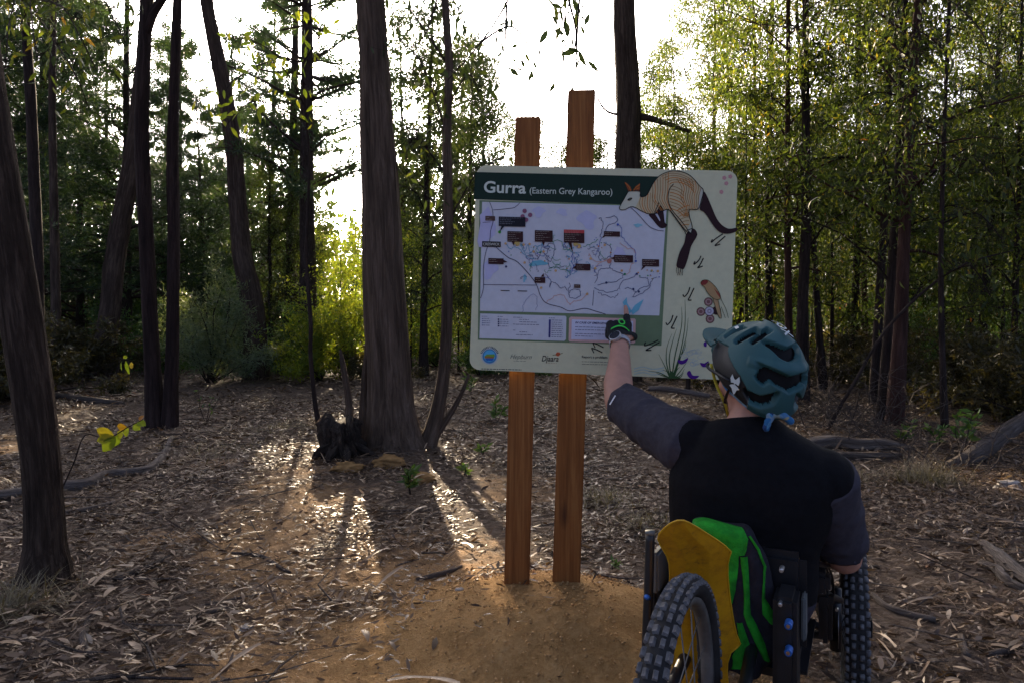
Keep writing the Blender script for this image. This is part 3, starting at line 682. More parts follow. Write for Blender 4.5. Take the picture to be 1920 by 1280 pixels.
fallen('fallen_branch', 'curved grey root-like stick arching over the leaves near the left foreground', [gpx(185, 1140, 9), gpx(165, 1165, 12), gpx(155, 1195, 12), gpx(168, 1225, 10), gpx(178, 1236, 5)], M['deadwood'], 79)
fallen('fallen_branch', 'straight brown stick slanting across the bare path litter', [gpx(215, 1084, 9), gpx(265, 1068, 11), gpx(318, 1042, 7)], M['deadwood_dark'], 80)
fallen('fallen_branch', 'thin bent twig crossing the bare patch left of the mound', [gpx(355, 1160, 6), gpx(400, 1146, 7), gpx(440, 1136, 5)], M['deadwood_dark'], 81)
fallen('fallen_branch', 'crooked dark stick where the path meets the litter', [gpx(435, 1036, 6), gpx(490, 1042, 8), gpx(530, 1066, 7), gpx(545, 1072, 4)], M['deadwood_dark'], 82)
fallen('fallen_branch', 'grey stick lying by the right front wheel', [gpx(1636, 1112, 8), gpx(1670, 1140, 13), gpx(1755, 1162, 12)], M['deadwood'], 83)
fallen('fallen_branch', 'short pale stick standing out of the leaves to the right of the trike', [gpx(1802, 1192, 12), gpx(1812, 1232, 14)], M['deadwood'], 84)
fallen('fallen_branch', 'long pale stick running out under the right litter edge', [gpx(1850, 1226, 9), gpx(1900, 1216, 13), gpx(1960, 1204, 12)], M['deadwood'], 85)
fallen('fallen_branch', 'bark-stripped log lying in the shade under the sign', [(1215, 728, 10, 7.5), (1260, 730, 12, 7.5), (1330, 742, 9, 7.5)], M['deadwood'], 86)
fallen('fallen_branch', 'strip of grey bark curled at the edge of the ochre mound', [gpx(780, 1086, 6), gpx(815, 1078, 10), gpx(850, 1068, 7), gpx(866, 1060, 4)], M['deadwood'], 87)
# pale stones
def stone(label, px, py, w, mat, seed):
    d = gdist(py + w * .3); rg = np.random.default_rng(seed); bm = bmesh.new(); bmesh.ops.create_icosphere(bm, subdivisions=4, radius=1)
    r = w / 2 / FPX * d
    for v in bm.verts:
        n_ = 1 + 0.5 * float(fbm(v.co.x * 1.6 + seed, v.co.y * 1.6 + v.co.z * 2.3, seed)) + .22 * float(fbm(v.co.x * 6 + v.co.z * 3, v.co.y * 6 + v.co.z * 5, seed + 4)); v.co = Vector((v.co.x * r * n_, v.co.y * r * n_ * .8, v.co.z * r * n_ * .42))
    me = bpy.data.meshes.new('stone'); bm.to_mesh(me); bm.free(); me.polygons.foreach_set('use_smooth', np.ones(len(me.polygons), bool))
    o = link('stone', me, None, [mat]); q = P(px, py, d); o.location = (q[0], d, float(gh(q[0], d)) + r * .12); tag(o, label, 'stone')
M['stone'] = plain('pale_stone', (0.33, 0.29, 0.25), .85, .2, .3, 12, bmp=.5)
M['clod'] = plain('ochre_clod', (0.25, 0.145, 0.058), .95, .1, .35, 14, bmp=.8)
stone('white stone lying on the leaves below the raised dark log', 1894, 900, 40, M['stone'], 1)
stone('pale pebble half covered by leaves at the end of the path', 462, 1170, 26, M['stone'], 2)
stone('large ochre earth clod at the foot of the big gum', 730, 862, 62, M['clod'], 3)
stone('ochre earth clod beside the stump roots', 652, 872, 52, M['clod'], 4)
stone('ochre earth clod under the leafy green seedling', 790, 888, 50, M['clod'], 5)
stone('pinkish stone on the mound before the left sign post', 862, 1158, 16, M['stone'], 6)

# ------------------------------------------------------------------ litter
def litter():
    rg = np.random.default_rng(90)
    def scatter(n, lo, hi, pw=1.0):
        y = (rg.uniform(0, 1, n) * (hi ** 2 - lo ** 2) + lo ** 2) ** .5
        x = (rg.uniform(-1, 1, n)) * (0.92 * y + 0.7)
        clump = 0.16 + 1.15 * sstep(.22, .70, 0.55 * vnoise(x * 1.5, y * 1.5, 44) + 0.45 * vnoise(x * 4.7, y * 4.7, 45))
        keep = rg.uniform(0, 1, n) < np.clip((1 - 0.97 * np.clip(dirt_mask(x, y) * 1.1, 0, 1)) * clump, 0, 1)
        return x[keep], y[keep]
    V = []; Fs = []; T = []; off = 0
    for n, lo, hi, L0, L1 in ((110000, 1.3, 5.5, .018, .062), (62000, 5.5, 10, .035, .085), (36000, 10, 19, .07, .15)):
        x, y = scatter(n, lo, hi); k = len(x)
        z = gh(x, y) + rg.uniform(0.0, 0.028, k)
        az = rg.normal(0.25, 0.9, k); til = rg.normal(0, .28, k)
        d = np.stack((np.cos(az) * np.cos(til), np.sin(az) * np.cos(til), np.sin(til)), 1)
        flip = rg.uniform(0, 1, k) < .5; d[flip] *= -1
        up = unit(np.array((0, 0, 1.)) + rg.normal(size=(k, 3)) * .45)
        s = unit(np.cross(d, up)); nn = np.cross(s, d)
        L = L0 + (L1 - L0) * rg.uniform(0, 1, k) ** 1.6; W = L * rg.uniform(.10, .36, k)
        big = rg.uniform(0, 1, k) < .09; L[big] *= 2.3; W[big] *= .6
        c = np.stack((x, y, z), 1); cur = (rg.uniform(-.25, .25, k) * L)[:, None]
        prof = ((0, .12), (.4, 1.0), (.75, .7), (1, .06))
        vv = []
        for t, w in prof:
            base = c + d * (L * t)[:, None] + nn * cur * (t * (1 - t) * 2.5)
            vv += [base - s * (W * w / 2)[:, None], base + s * (W * w / 2)[:, None]]
        v = np.stack(vv, 1).reshape(-1, 3); b_ = np.arange(k) * 8 + off
        f = np.concatenate([np.stack((b_ + 2 * i, b_ + 2 * i + 1, b_ + 2 * i + 3, b_ + 2 * i + 2), 1) for i in range(3)])
        t = np.clip(rg.beta(1.3, 2.3, k) + 0.25 * (vnoise(x * 1.1, y * 1.1, 3) - .5), 0, .999); T.append(np.tile(t, 3))
        V.append(v); Fs.append(f); off += len(v)
    o = link('leaf_litter', mesh_np('leaf_litter', np.concatenate(V), np.concatenate(Fs), np.concatenate(T)), None, [M['litter']])
    tag(o, 'carpet of dry grey-brown gum leaves and bark over the ground', 'leaf litter', kind='stuff')
    # thin twigs
    n = 2600; x, y = scatter(n, 1.4, 9.0); k = len(x); V = []; Fs = []; off = 0
    az = rg.normal(.3, .9, k); L = rg.uniform(.08, .42, k); r = rg.uniform(.0015, .006, k)
    c = np.stack((x, y, gh(x, y) + r + rg.uniform(.004, .03, k)), 1)
    d = np.stack((np.cos(az), np.sin(az), rg.normal(0, .08, k)), 1); s = unit(np.cross(d, (0, 0, 1.))); u = np.cross(s, d)
    bend = (rg.normal(0, .07, k) * L)[:, None] * s
    vv = []
    for t, w in ((0, 1), (.5, .9), (1, .5)):
        base = c + d * (L * (t - .5))[:, None] + bend * (1 - (2 * t - 1) ** 2)
        for a in (0, 2.094, 4.189): vv.append(base + (s * math.cos(a) + u * math.sin(a)) * (r * w)[:, None])
    v = np.stack(vv, 1).reshape(-1, 3); b_ = np.arange(k) * 9
    f = np.concatenate([np.stack((b_ + i * 3 + j, b_ + i * 3 + (j + 1) % 3, b_ + i * 3 + 3 + (j + 1) % 3, b_ + i * 3 + 3 + j), 1) for i in range(2) for j in range(3)])
    o = link('twig_litter', mesh_np('twig_litter', v, f, vvec=v * 1.0), None, [M['deadwood_dark']])
    tag(o, 'thin dry twigs strewn through the leaf litter', 'twigs', kind='stuff')
litter()

def crumbs():
    rg = np.random.default_rng(95); n = 16000; x = rg.normal(.10, .75, n); y = rg.normal(2.35, .55, n); k_ = (dirt_mask(x, y) > rg.uniform(.15, .9, n)) & (y > 1.2); x = x[k_]; y = y[k_]; n = len(x)
    r = .0012 + .0060 * rg.uniform(0, 1, n) ** 5; z = gh(x, y) + r * .4 + .004
    oct_ = np.array([(1, 0, 0), (0, 1, 0), (-1, 0, 0), (0, -1, 0), (0, 0, .8), (0, 0, -.8)], float); fo = np.array([(0, 1, 4), (1, 2, 4), (2, 3, 4), (3, 0, 4), (1, 0, 5), (2, 1, 5), (3, 2, 5), (0, 3, 5)])
    jit = oct_[None] * (1 + rg.normal(size=(n, 6, 1)) * .3); a = rg.uniform(0, 6.28, n); ca, sa = np.cos(a)[:, None], np.sin(a)[:, None]
    v = np.stack((jit[..., 0] * ca - jit[..., 1] * sa, jit[..., 0] * sa + jit[..., 1] * ca, jit[..., 2]), -1) * r[:, None, None] + np.stack((x, y, z), 1)[:, None, :]
    f = (fo[None] + (np.arange(n) * 6)[:, None, None]).reshape(-1, 3)
    o = link('soil_crumbs', mesh_np('soil_crumbs', v.reshape(-1, 3), f), None, [M['crumb']]); tag(o, 'loose ochre soil crumbs and grit over the mound', 'soil', kind='stuff')
M['crumb'] = plain('ochre_crumb', (0.46, 0.275, 0.12), .95, .1, .5, 30)
crumbs()

def loose_pieces():
    """the larger loose leaves and bark strips, one object each"""
    rg = np.random.default_rng(91); leaf_me = []; bark_me = []
    for i in range(6):
        for lst, asp, nseg in ((leaf_me, rg.uniform(.24, .34), 6), (bark_me, rg.uniform(.05, .10), 8)):
            v = []; bend = rg.uniform(-.35, .35); curl = rg.uniform(.1, .5); tw = rg.uniform(-1.0, 1.0); arch = rg.uniform(.02, .12)
            for j in range(nseg + 1):
                t = j / nseg; w = (math.sin(math.pi * min(1, .04 + t * .96)) ** .8 if lst is leaf_me else (.75 + .25 * math.sin(t * 9 + i))) * asp / 2 + .004
                cx = bend * t * (1 - t); a = tw * (t - .5)
                for q in (-1, 0, 1):
                    lx = w * q * math.cos(a); lz = w * q * math.sin(a) + curl * w * abs(q)
                    v.append((t - .5, cx + lx, lz + arch * 4 * t * (1 - t)))
            f = [(j * 3 + q, j * 3 + q + 1, (j + 1) * 3 + q + 1, (j + 1) * 3 + q) for j in range(nseg) for q in (0, 1)]
            v = np.array(v); v[:, 2] -= v[:, 2].min()
            me = mesh_np('fallen_leaf' if lst is leaf_me else 'bark_strip', v, np.array(f), np.full(len(f), rg.uniform(.45, .96)), smooth=True); me.materials.append(M['litter']); lst.append(me)
    for name, lst, n, lab, cat, grp, l0, l1 in (('fallen_leaf', leaf_me, 190, 'large curled dry gum leaf lying on the litter', 'leaf', 'large loose leaves on the ground', .05, .095),
                                                ('bark_strip', bark_me, 110, 'long shed strip of dry bark lying on the litter', 'bark', 'shed bark strips on the ground', .09, .24)):
        k = 0
        while k < n:
            y = 1.75 + 4.2 * rg.uniform() ** 1.4; x = rg.uniform(-.8, .8) * y
            if rg.uniform() < float(dirt_mask(np.array(x), np.array(y))) * 1.02: continue
            if name == 'fallen_leaf' and .2 < x < 1.1 and y < 2.4: continue
            if .15 < x < 1.15 and y < 2.5: continue
            o = link(name, lst[k % 6]); L = rg.uniform(l0, l1)
            o.location = (x, y, float(gh(x, y)) + rg.uniform(.012, .03)); o.scale = (L, L, L); o.rotation_euler = (rg.normal() * .2, rg.normal() * .15, rg.normal(.3, .9))
            tag(o, lab, cat, grp); k += 1
loose_pieces()

# ------------------------------------------------------------------ small plants
def grass_tuft(label, px, py, h, n, spread, mat, seed, group=None, name='grass_tuft', flop=.6):
    d = gdist(py); root = gp(px, d); rg = np.random.default_rng(seed)
    az = rg.uniform(0, 6.28, n); el = rg.uniform(.15, 1.45, n) * (1 - flop * .3); L = h * rg.uniform(.5, 1.15, n)
    c = rg.normal(size=(n, 3)) * np.array((spread, spread, 0)); dd = np.stack((np.cos(az) * np.cos(el), np.sin(az) * np.cos(el), np.sin(el)), 1)
    s = unit(np.cross(dd, (0, 0, 1.))); w = rg.uniform(.0012, .003, n); vv = []
    for t in (0, .4, .75, 1):
        b_ = c + dd * (L * t)[:, None] + np.array((0, 0, -1.)) * (L * flop * .55 * t * t)[:, None]
        vv += [b_ - s * (w * (1.02 - t))[:, None], b_ + s * (w * (1.02 - t))[:, None]]
    v = np.stack(vv, 1).reshape(-1, 3); v[:, 2] = np.maximum(v[:, 2], .004); q = np.arange(n) * 8
    f = np.concatenate([np.stack((q + 2 * i, q + 2 * i + 1, q + 2 * i + 3, q + 2 * i + 2), 1) for i in range(3)])
    o = link(name, mesh_np(name, v, f, np.tile(rg.uniform(0, 1, n), 3)), None, [M[mat]]); o.location = (root[0], root[1], root[2] + .02); tag(o, label, 'grass', group, 'stuff' if spread >= .2 else None)
for i, (px, py, h, n, sp, lab) in enumerate([
    (1135, 942, .22, 380, .09, 'flattened straw tuft beside the right sign post'), (1730, 905, .34, 700, .10, 'big hay-coloured tuft by the end of the weathered log'),
    (25, 1140, .26, 420, .07, 'grey-green grass tuft at the foot of the leaning brown trunk'), (530, 806, .20, 420, .22, 'low straw tuft on the clearing left of the stump'),
    (1205, 985, .20, 260, .10, 'straw tuft by the rear of the rider'), (420, 850, .16, 320, .22, 'sparse straw patch in the middle of the clearing'),
    (1590, 900, .22, 300, .10, 'straw tuft under the split log'), (380, 700, .35, 500, .6, 'dry grass fringe before the pale bush'), (560, 705, .35, 500, .6, 'dry grass fringe before the lime shrubs'), (240, 715, .35, 420, .5, 'dry grass fringe at the foot of the trunk leaning right')]):
    grass_tuft(lab, px, py, h, n, sp, 'straw', 200 + i)
def seedling(label, px, py, hpx, nl, leafL, seed, mat='seedling'):
    d = gdist(py); root = np.array(gp(px, d)); h = hpx / FPX * d; rg = np.random.default_rng(seed)
    e = empty('seedling', root); tag(e, label, 'plant')
    for k in range(3):
        top = np.array((rg.normal() * h * .22, rg.normal() * h * .2, h * rg.uniform(.75, 1.05)))
        g = Geo(); g.add(*tube([(0, 0, -.02), tuple(top * .5 + rg.normal(size=3) * .01), tuple(top)], [.004, .003, .0015], 5)); g.build('stem', M['bark_dark'], e)
        c = []; 
        for j in range(nl):
            t = rg.uniform(.3, 1); q = top * t; az = rg.uniform(0, 6.28); el = rg.uniform(-.1, .9)
            c.append((q, (math.cos(az) * math.cos(el), math.sin(az) * math.cos(el), math.sin(el))))
        cc = np.array([a for a, _ in c]); dd = np.array([b_ for _, b_ in c]); n = len(cc)
        v, f = leaf_cloud(cc, dd, leafL * rg.uniform(.6, 1.2, n), leafL * rg.uniform(.28, .42, n), rg, .08)
        o = link('foliage', mesh_np('foliage', v, f, rg.uniform(.2, 1, n)), e, [M[mat]])
for i, a in enumerate([('leafy green seedling in front of the big gum', 770, 925, 58, 20, .085), ('small green seedling beside the left sign post', 872, 892, 26, 10, .06), ('bright green seedling left of the sign below the board', 930, 790, 44, 14, .10),
                       ('green sprout by the thin sucker of the big gum', 882, 742, 40, 14, .11), ('tiny seedling by the burnt stump litter', 905, 858, 22, 8, .07), ('green seedling under the reddish gum cluster', 1690, 830, 42, 14, .09),
                       ('tall green seedling between the two logs', 1806, 850, 100, 20, .10), ('green sprout in the shade beside the reddish gum', 1722, 745, 50, 14, .11), ('green seedling before the raised dark log', 1760, 838, 40, 12, .08),
                       ('thin brown-leaved seedling on the clearing', 386, 790, 60, 6, .06), ('lone weedy sprig near the right sign post', 1155, 1068, 26, 6, .04)]):
    seedling(a[0], a[1], a[2], a[3], a[4], a[5], 300 + i)

def brush(label, px, py, h, n, seed):
    d = gdist(py); root = np.array(gp(px, d)); rg = np.random.default_rng(seed); g = Geo()
    for i in range(n):
        L = h * rg.uniform(.5, 1.2); pth = limb_path(rg.normal(size=3) * np.array((h * .35, h * .25, 0)), rg.uniform(0, 6.28), R(rg.uniform(15, 80)), L, rg, .5, 6, .16)
        pth[:, 2] = np.maximum(pth[:, 2], 0)
        g.add(*tube(pth, np.linspace(rg.uniform(.003, .008), .0015, 6), 4, cap=False))
        for j in range(2):
            sp = limb_path(pth[rg.integers(2, 5)], rg.uniform(0, 6.28), R(rg.uniform(0, 60)), L * .4, rg, .5, 4, .2); g.add(*tube(sp, np.linspace(.003, .001, 4), 3, cap=False))
    o = g.build('dead_brush', M['deadwood_dark']); o.location = root; tag(o, label, 'brushwood', kind='thing')
for i, a in enumerate([('tangle of bare grey twigs right behind the rider', 1575, 800, 1.0, 46), ('low tangle of dead twigs between the log and the thicket', 1640, 830, .7, 34), ('bare twiggy brush by the foot of the big gum', 765, 845, .55, 30),
                       ('dead twig heap beside the raised dark log', 1760, 880, .55, 30), ('bare brush in the shade right of the map board', 1450, 745, 1.1, 40), ('bare twigs under the far right thicket', 1850, 770, 1.0, 40), ('thin dead stalks beside the sucker stems', 815, 815, .6, 18),
                       ('low dead twigs at the left clearing edge', 235, 722, .7, 26)]):
    brush(a[0], a[1], a[2], a[3], a[4], 400 + i)

# near sprig with big yellow-green leaves
def sprig(label, stem, leaves, d, seed):
    root = np.array(gp(stem[0][0], d)); e = empty('leafy_sprig', root); tag(e, label, 'sprig')
    g = Geo(); g.add(*tube(np.array([P(x, y, d) for x, y in stem]) - root, np.linspace(.004, .0015, len(stem)), 6, .03)); g.build('stem', M['bark_dark'], e)
    rg = np.random.default_rng(seed)
    for (x0, y0, x1, y1, w, tint) in leaves:
        a = P(x0, y0, d) - root; b_ = P(x1, y1, d) - root + np.array((0, rg.uniform(-.03, .03), 0)); ax = b_ - a; L = np.linalg.norm(ax); ax /= L
        s = unit(np.cross(ax, unit(np.array((rg.normal() * .4, -1., rg.normal() * .4))))); nn = np.cross(s, ax); W = w / FPX * d; v = []
        for t, q in ((0, .05), (.15, .6), (.4, 1), (.65, .9), (.85, .5), (1, .04)):
            for k in (-1, 0, 1): v.append(a + ax * L * t + s * k * W * q / 2 + nn * (abs(k) * W * .12 * q - .12 * L * t * t))
        f = [(i * 3 + k, i * 3 + k + 1, i * 3 + k + 4, i * 3 + k + 3) for i in range(5) for k in (0, 1)]
        link('leaf', mesh_np('leaf', np.array(v), np.array(f), np.full(len(f), tint), smooth=True), e, [M['sprig']])
M['sprig'] = leaf_mat('sprig_leaf', [(0, (0.10, 0.17, 0.02)), (.6, (0.20, 0.22, 0.02)), (.85, (0.24, 0.17, 0.02)), (1, (0.22, 0.07, 0.01))], 2.2, .5)
sprig('bright yellow-green leaf sprig on a bare stem near the leaning trunk', [(112, 925), (138, 868), (160, 815), (200, 822), (240, 800), (268, 786)],
      [(214, 816, 182, 804, 24, .75), (212, 818, 186, 824, 20, .6), (216, 818, 196, 845, 22, .3), (222, 815, 208, 838, 18, .2), (230, 806, 222, 822, 16, .6), (238, 800, 216, 800, 16, .9), (240, 800, 236, 818, 16, .35), (250, 795, 262, 805, 15, .25), (258, 790, 275, 796, 14, .2), (262, 788, 266, 778, 13, .95)], 3.4, 2)
sprig('small pale leaf sprig hanging beside the twin stems', [(218, 700), (224, 682), (232, 672), (246, 678)], [(228, 676, 230, 694, 9, .1), (236, 676, 240, 702, 9, .2), (232, 672, 238, 666, 7, .3), (246, 678, 250, 690, 8, .8)], 5.0, 3)

# ------------------------------------------------------------------ the map sign
BLp, BRp, TLp = P(880, 692, 2.520), P(1369, 712, 2.462), P(893, 310, 2.520)
SU = unit(BRp - BLp); SV = TLp - BLp; SV = unit(SV - SU * np.dot(SV, SU)); SN = np.cross(SU, SV)
SIGN_ROOT = np.array((0.115, 2.56, 0.13))
def S(px, py):
    """photo pixel on the board -> (u, v) in metres on its face"""
    ray = P(px, py, 1.0) - np.array((0, 0, CAM_H)); o_ = np.array((0, 0, CAM_H))
    t = np.dot(BLp - o_, SN) / np.dot(ray, SN); q = o_ + ray * t - BLp
    return np.array((np.dot(q, SU), np.dot(q, SV)))
def SW(uv, off): return BLp + SU * uv[0] + SV * uv[1] + SN * off - SIGN_ROOT
sign = empty('trail_map_sign', SIGN_ROOT); tag(sign, 'pale green trail map board on two timber posts, headed Gurra (Eastern Grey Kangaroo)', 'sign')

def printmat(name, col, rough=.62): return plain(name, col, rough, .15, .05, 40)
INK = {}
def ink(col):
    k = tuple(round(c, 3) for c in col)
    if k not in INK: INK[k] = printmat('print_ink', col)
    return INK[k]

class Print:
    """flat print on the board: polygons and strokes, each stroke a hair above the last"""
    def __init__(s, base): s.v = []; s.f = []; s.n = 0; s.base = base; s.k = 0; s.mi = []; s.mats = []
    def mat(s, col):
        m = ink(col)
        if m not in s.mats: s.mats.append(m)
        return s.mats.index(m)
    def off(s): s.k = (s.k + 1) % 14; return s.base + s.k * 0.00004
    def poly(s, pts, col, uv=False):
        o = s.off(); q = [SW(p if uv else S(*p), o) for p in pts]
        a = sum(pts[i][0] * pts[(i + 1) % len(pts)][1] - pts[(i + 1) % len(pts)][0] * pts[i][1] for i in range(len(pts)))
        if (a > 0) != uv: q = q[::-1]
        s.v += q; s.f.append(tuple(range(s.n, s.n + len(q)))); s.mi.append(s.mat(col)); s.n += len(q)
    def line(s, pts, w, col, taper=False):
        pts = np.array([S(*p) for p in pts]); w = w / FPX * 2.5; o = s.off(); t = unit(np.gradient(pts, axis=0)); nrm = np.stack((-t[:, 1], t[:, 0]), 1); n = len(pts)
        for i in range(n):
            ww = w * (1 - i / (n - 1) * .85) if taper else w
            s.v += [SW(pts[i] + nrm[i] * ww / 2, o), SW(pts[i] - nrm[i] * ww / 2, o)]
        for i in range(n - 1): s.f.append((s.n + 2 * i, s.n + 2 * i + 1, s.n + 2 * i + 3, s.n + 2 * i + 2)); s.mi.append(s.mat(col))
        s.n += 2 * n
    def disc(s, px, py, r, col, n=12): s.poly([(px + r * math.cos(i / n * 6.2832), py + r * math.sin(i / n * 6.2832)) for i in range(n)], col)
    def rect(s, x0, y0, x1, y1, col): s.poly([(x0, y0), (x1, y0 + (x1 - x0) * .027), (x1, y1 + (x1 - x0) * .027), (x0, y1)], col)
    def build(s, name, parent, kind=None):
        me = bpy.data.meshes.new(name); me.from_pydata([tuple(v) for v in s.v], [], s.f)
        me.polygons.foreach_set('material_index', np.array(s.mi, np.int32)); me.update()
        o = link(name, me, parent, s.mats)
        if kind: o['kind'] = kind
        return o

def smooth_line(pts, k=6, closed=False):
    pts = np.array(pts, float); n = len(pts); out = []
    rngi = range(n if closed else n - 1)
    for i in rngi:
        p0 = pts[(i - 1) % n] if closed or i > 0 else pts[i]; p1 = pts[i]; p2 = pts[(i + 1) % n]; p3 = pts[(i + 2) % n] if closed or i + 2 < n else p2
        for j in range(k):
            t = j / k; out.append(tuple(0.5 * (2 * p1 + (-p0 + p2) * t + (2 * p0 - 5 * p1 + 4 * p2 - p3) * t * t + (-p0 + 3 * p1 - 3 * p2 + p3) * t ** 3)))
    if not closed: out.append(tuple(pts[-1]))
    return out

def inside(p, poly):
    x, y = p; c = False; n = len(poly); j = n - 1
    for i in range(n):
        xi, yi = poly[i]; xj, yj = poly[j]
        if (yi > y) != (yj > y) and x < (xj - xi) * (y - yi) / (yj - yi) + xi: c = not c
        j = i
    return c

def text_mesh(txt, bold=0.0, shear=0.0, spacing=1.0):
    cu = bpy.data.curves.new('t', 'FONT'); cu.body = txt; cu.offset = bold; cu.shear = shear; cu.space_character = spacing; cu.resolution_u = 4
    o = bpy.data.objects.new('t', cu); C.objects.link(o); dg = bpy.context.evaluated_depsgraph_get(); dg.update()
    me = o.evaluated_get(dg).to_mesh(); v = np.array([tuple(q.co) for q in me.vertices]); f = [tuple(p.vertices) for p in me.polygons]
    o.evaluated_get(dg).to_mesh_clear(); bpy.data.objects.remove(o); bpy.data.curves.remove(cu); return v[:, :2], f

def sign_text(pr, txt, p0, p1, h, col, bold=0.0, shear=0.0, spacing=1.0):
    """text from pixel p0 (left end of the base line) to p1 (right end), capital height h px"""
    v, f = text_mesh(txt, bold, shear, spacing); v = v - np.array((v[:, 0].min(), 0)); wx = v[:, 0].max(); hy = 0.73
    a, b_ = S(*p0), S(*p1); ax = (b_ - a) / wx; ay = unit(np.array((-(b_ - a)[1], (b_ - a)[0]))) * (h / FPX * 2.5) / hy; o = pr.off()
    pr.v += [SW(a + ax * q[0] + ay * q[1], o) for q in v]
    for q in f: pr.f.append(tuple(i + pr.n for i in q)); pr.mi.append(pr.mat(col))
    pr.n += len(v)

def rrect(x0, y0, x1, y1, r, n=6):
    out = []
    for cx, cy2, a0 in ((x1 - r, y1 - r, 0), (x0 + r, y1 - r, 90), (x0 + r, y0 + r, 180), (x1 - r, y0 + r, 270)):
        for i in range(n + 1): a = R(a0 + 90 * i / n); out.append((cx + r * math.cos(a), cy2 + r * math.sin(a)))
    return out

def build_sign():
    # posts
    m, nt, b = nmat('post_timber', .75, .25); tc = nt.nodes.new('ShaderNodeTexCoord'); oc = tc.outputs['Object']
    g1 = noise(nt, mapping(nt, oc, (30, 30, 1.3)), 1.0, 6, .65, 1.2); g2 = noise(nt, mapping(nt, oc, (140, 140, 3)), 1.0, 3, .6)
    r = ramp(nt, math_n(nt, 'ADD', math_n(nt, 'MULTIPLY', g1, .7), math_n(nt, 'MULTIPLY', g2, .3)), [(.30, (.11, .035, .009)), (.5, (.24, .086, .021)), (.70, (.37, .155, .043))])
    vor = nt.nodes.new('ShaderNodeTexVoronoi'); vor.inputs['Scale'].default_value = 1.0; nt.links.new(mapping(nt, oc, (7.5, 7.5, 3.1)), vor.inputs['Vector'])
    kn = ramp(nt, math_n(nt, 'ADD', vor.outputs['Distance'], math_n(nt, 'MULTIPLY', g1, .22)), [(.19, (1, 1, 1)), (.33, (0, 0, 0))])
    nt.links.new(mixc(nt, math_n(nt, 'MULTIPLY', kn.outputs[0], .85), r.outputs[0], (.045, .016, .008)), b.inputs['Base Color']); bump(nt, b, g2, .25, .004)
    for (xt0, xt1, yt, xb0, xb1, yb) in ((967, 1013, 218, 944, 992, 1125), (1065, 1117, 168, 1035, 1086, 1130)):
        dpt = 2.556; top = P((xt0 + xt1) / 2, yt, dpt); bot = P((xb0 + xb1) / 2, yb, dpt); ax = unit(top - bot); w = (xt1 - xt0 + xb1 - xb0) / 4 / FPX * dpt
        side = unit(SU - ax * np.dot(SU, ax)); back = np.cross(ax, side); th = .042
        bm = bmesh.new(); L = np.linalg.norm(top - bot); ns = 24; rgp = np.random.default_rng(int(xt0))
        rows = []
        for i in range(ns + 1):
            c = bot + ax * L * i / ns; row = []
            for a, b_ in ((-1, -1), (1, -1), (1, 1), (-1, 1)):
                q = c + side * a * w * (1 + rgp.normal() * .004) + back * (b_ * th / 2 + th / 2) - SIGN_ROOT
                if i == ns: q = q + ax * rgp.normal() * .003
                row.append(bm.verts.new(q))
            rows.append(row)
        for i in range(ns):
            for j in range(4): bm.faces.new((rows[i][j], rows[i][(j + 1) % 4], rows[i + 1][(j + 1) % 4], rows[i + 1][j]))
        bm.faces.new(rows[0][::-1]); bm.faces.new(rows[-1]); bm.normal_update()
        bmesh.ops.recalc_face_normals(bm, faces=bm.faces)
        es = [e_ for e_ in bm.edges if len(e_.link_faces) == 2 and e_.link_faces[0].normal.angle(e_.link_faces[1].normal, 0) > 1.0]
        bmesh.ops.bevel(bm, geom=es, offset=.004, segments=2, affect='EDGES')
        me = bpy.data.meshes.new('post'); bm.to_mesh(me); bm.free()
        o = link('post', me, sign, [m])
    # board, 6 mm thick, rounded corners
    W_ = np.linalg.norm(BRp - BLp); H_ = np.dot(TLp - BLp, SV)
    cream = (0.61, 0.59, 0.385); out = rrect(0, 0, W_, H_, .038, 8); n = len(out)
    v = [SW(p, 0) for p in out] + [SW(p, -.006) for p in out]
    f = [tuple(range(n)), tuple(range(2 * n - 1, n - 1, -1))] + [(i, n + i, n + (i + 1) % n, (i + 1) % n) for i in range(n)]
    me = bpy.data.meshes.new('board'); me.from_pydata([tuple(q) for q in v], [], f); me.update()
    board = link('board', me, sign, [printmat('board_face', cream)])
    dark = (.012, .030, .020); mapc = (.58, .58, .62); green = (.155, .215, .115); ck = (.012, .010, .011)
    L1, L2, L3, L4, L5 = .0008, .0016, .0024, .0032, .0042
    pr = Print(L1); pr.poly([(891, 323), (1236, 331.5), (1226, 345), (1212, 372), (1204, 392), (1170, 384), (888.5, 374)], dark); hd = pr.build('header_band', board)
    pr = Print(L2); sign_text(pr, 'Gurra', (907, 361), (986, 363.2), 22, (.62, .66, .55), .022); sign_text(pr, '(Eastern Grey Kangaroo)', (993, 363.3), (1148, 366), 12, (.55, .60, .50), .008); pr.build('title_lettering', board)
    pr = Print(L1); pr.poly([(899, 376), (1254, 386), (1240, 648), (896, 637)], green); pr.build('map_surround', board)
    pr = Print(L2); pr.poly([(904, 379), (1250, 388), (1236, 592), (900, 583)], mapc); mp = pr.build('map_panel', board)
    # tinted areas of the map
    c8 = lambda X, Y: (890 + X / 5.333, 370 + Y / 5.333)
    rg = np.random.default_rng(17)
    pr = Print(L3)
    def blob_(X, Y, rx, ry, col, sd):
        q = [(X + rx * math.cos(a) * (1 + .35 * math.sin(3 * a + sd)), Y + ry * math.sin(a) * (1 + .3 * math.cos(2 * a + sd))) for a in np.linspace(0, 6.283, 18)[:-1]]
        pr.poly([c8(*p) for p in q], col)
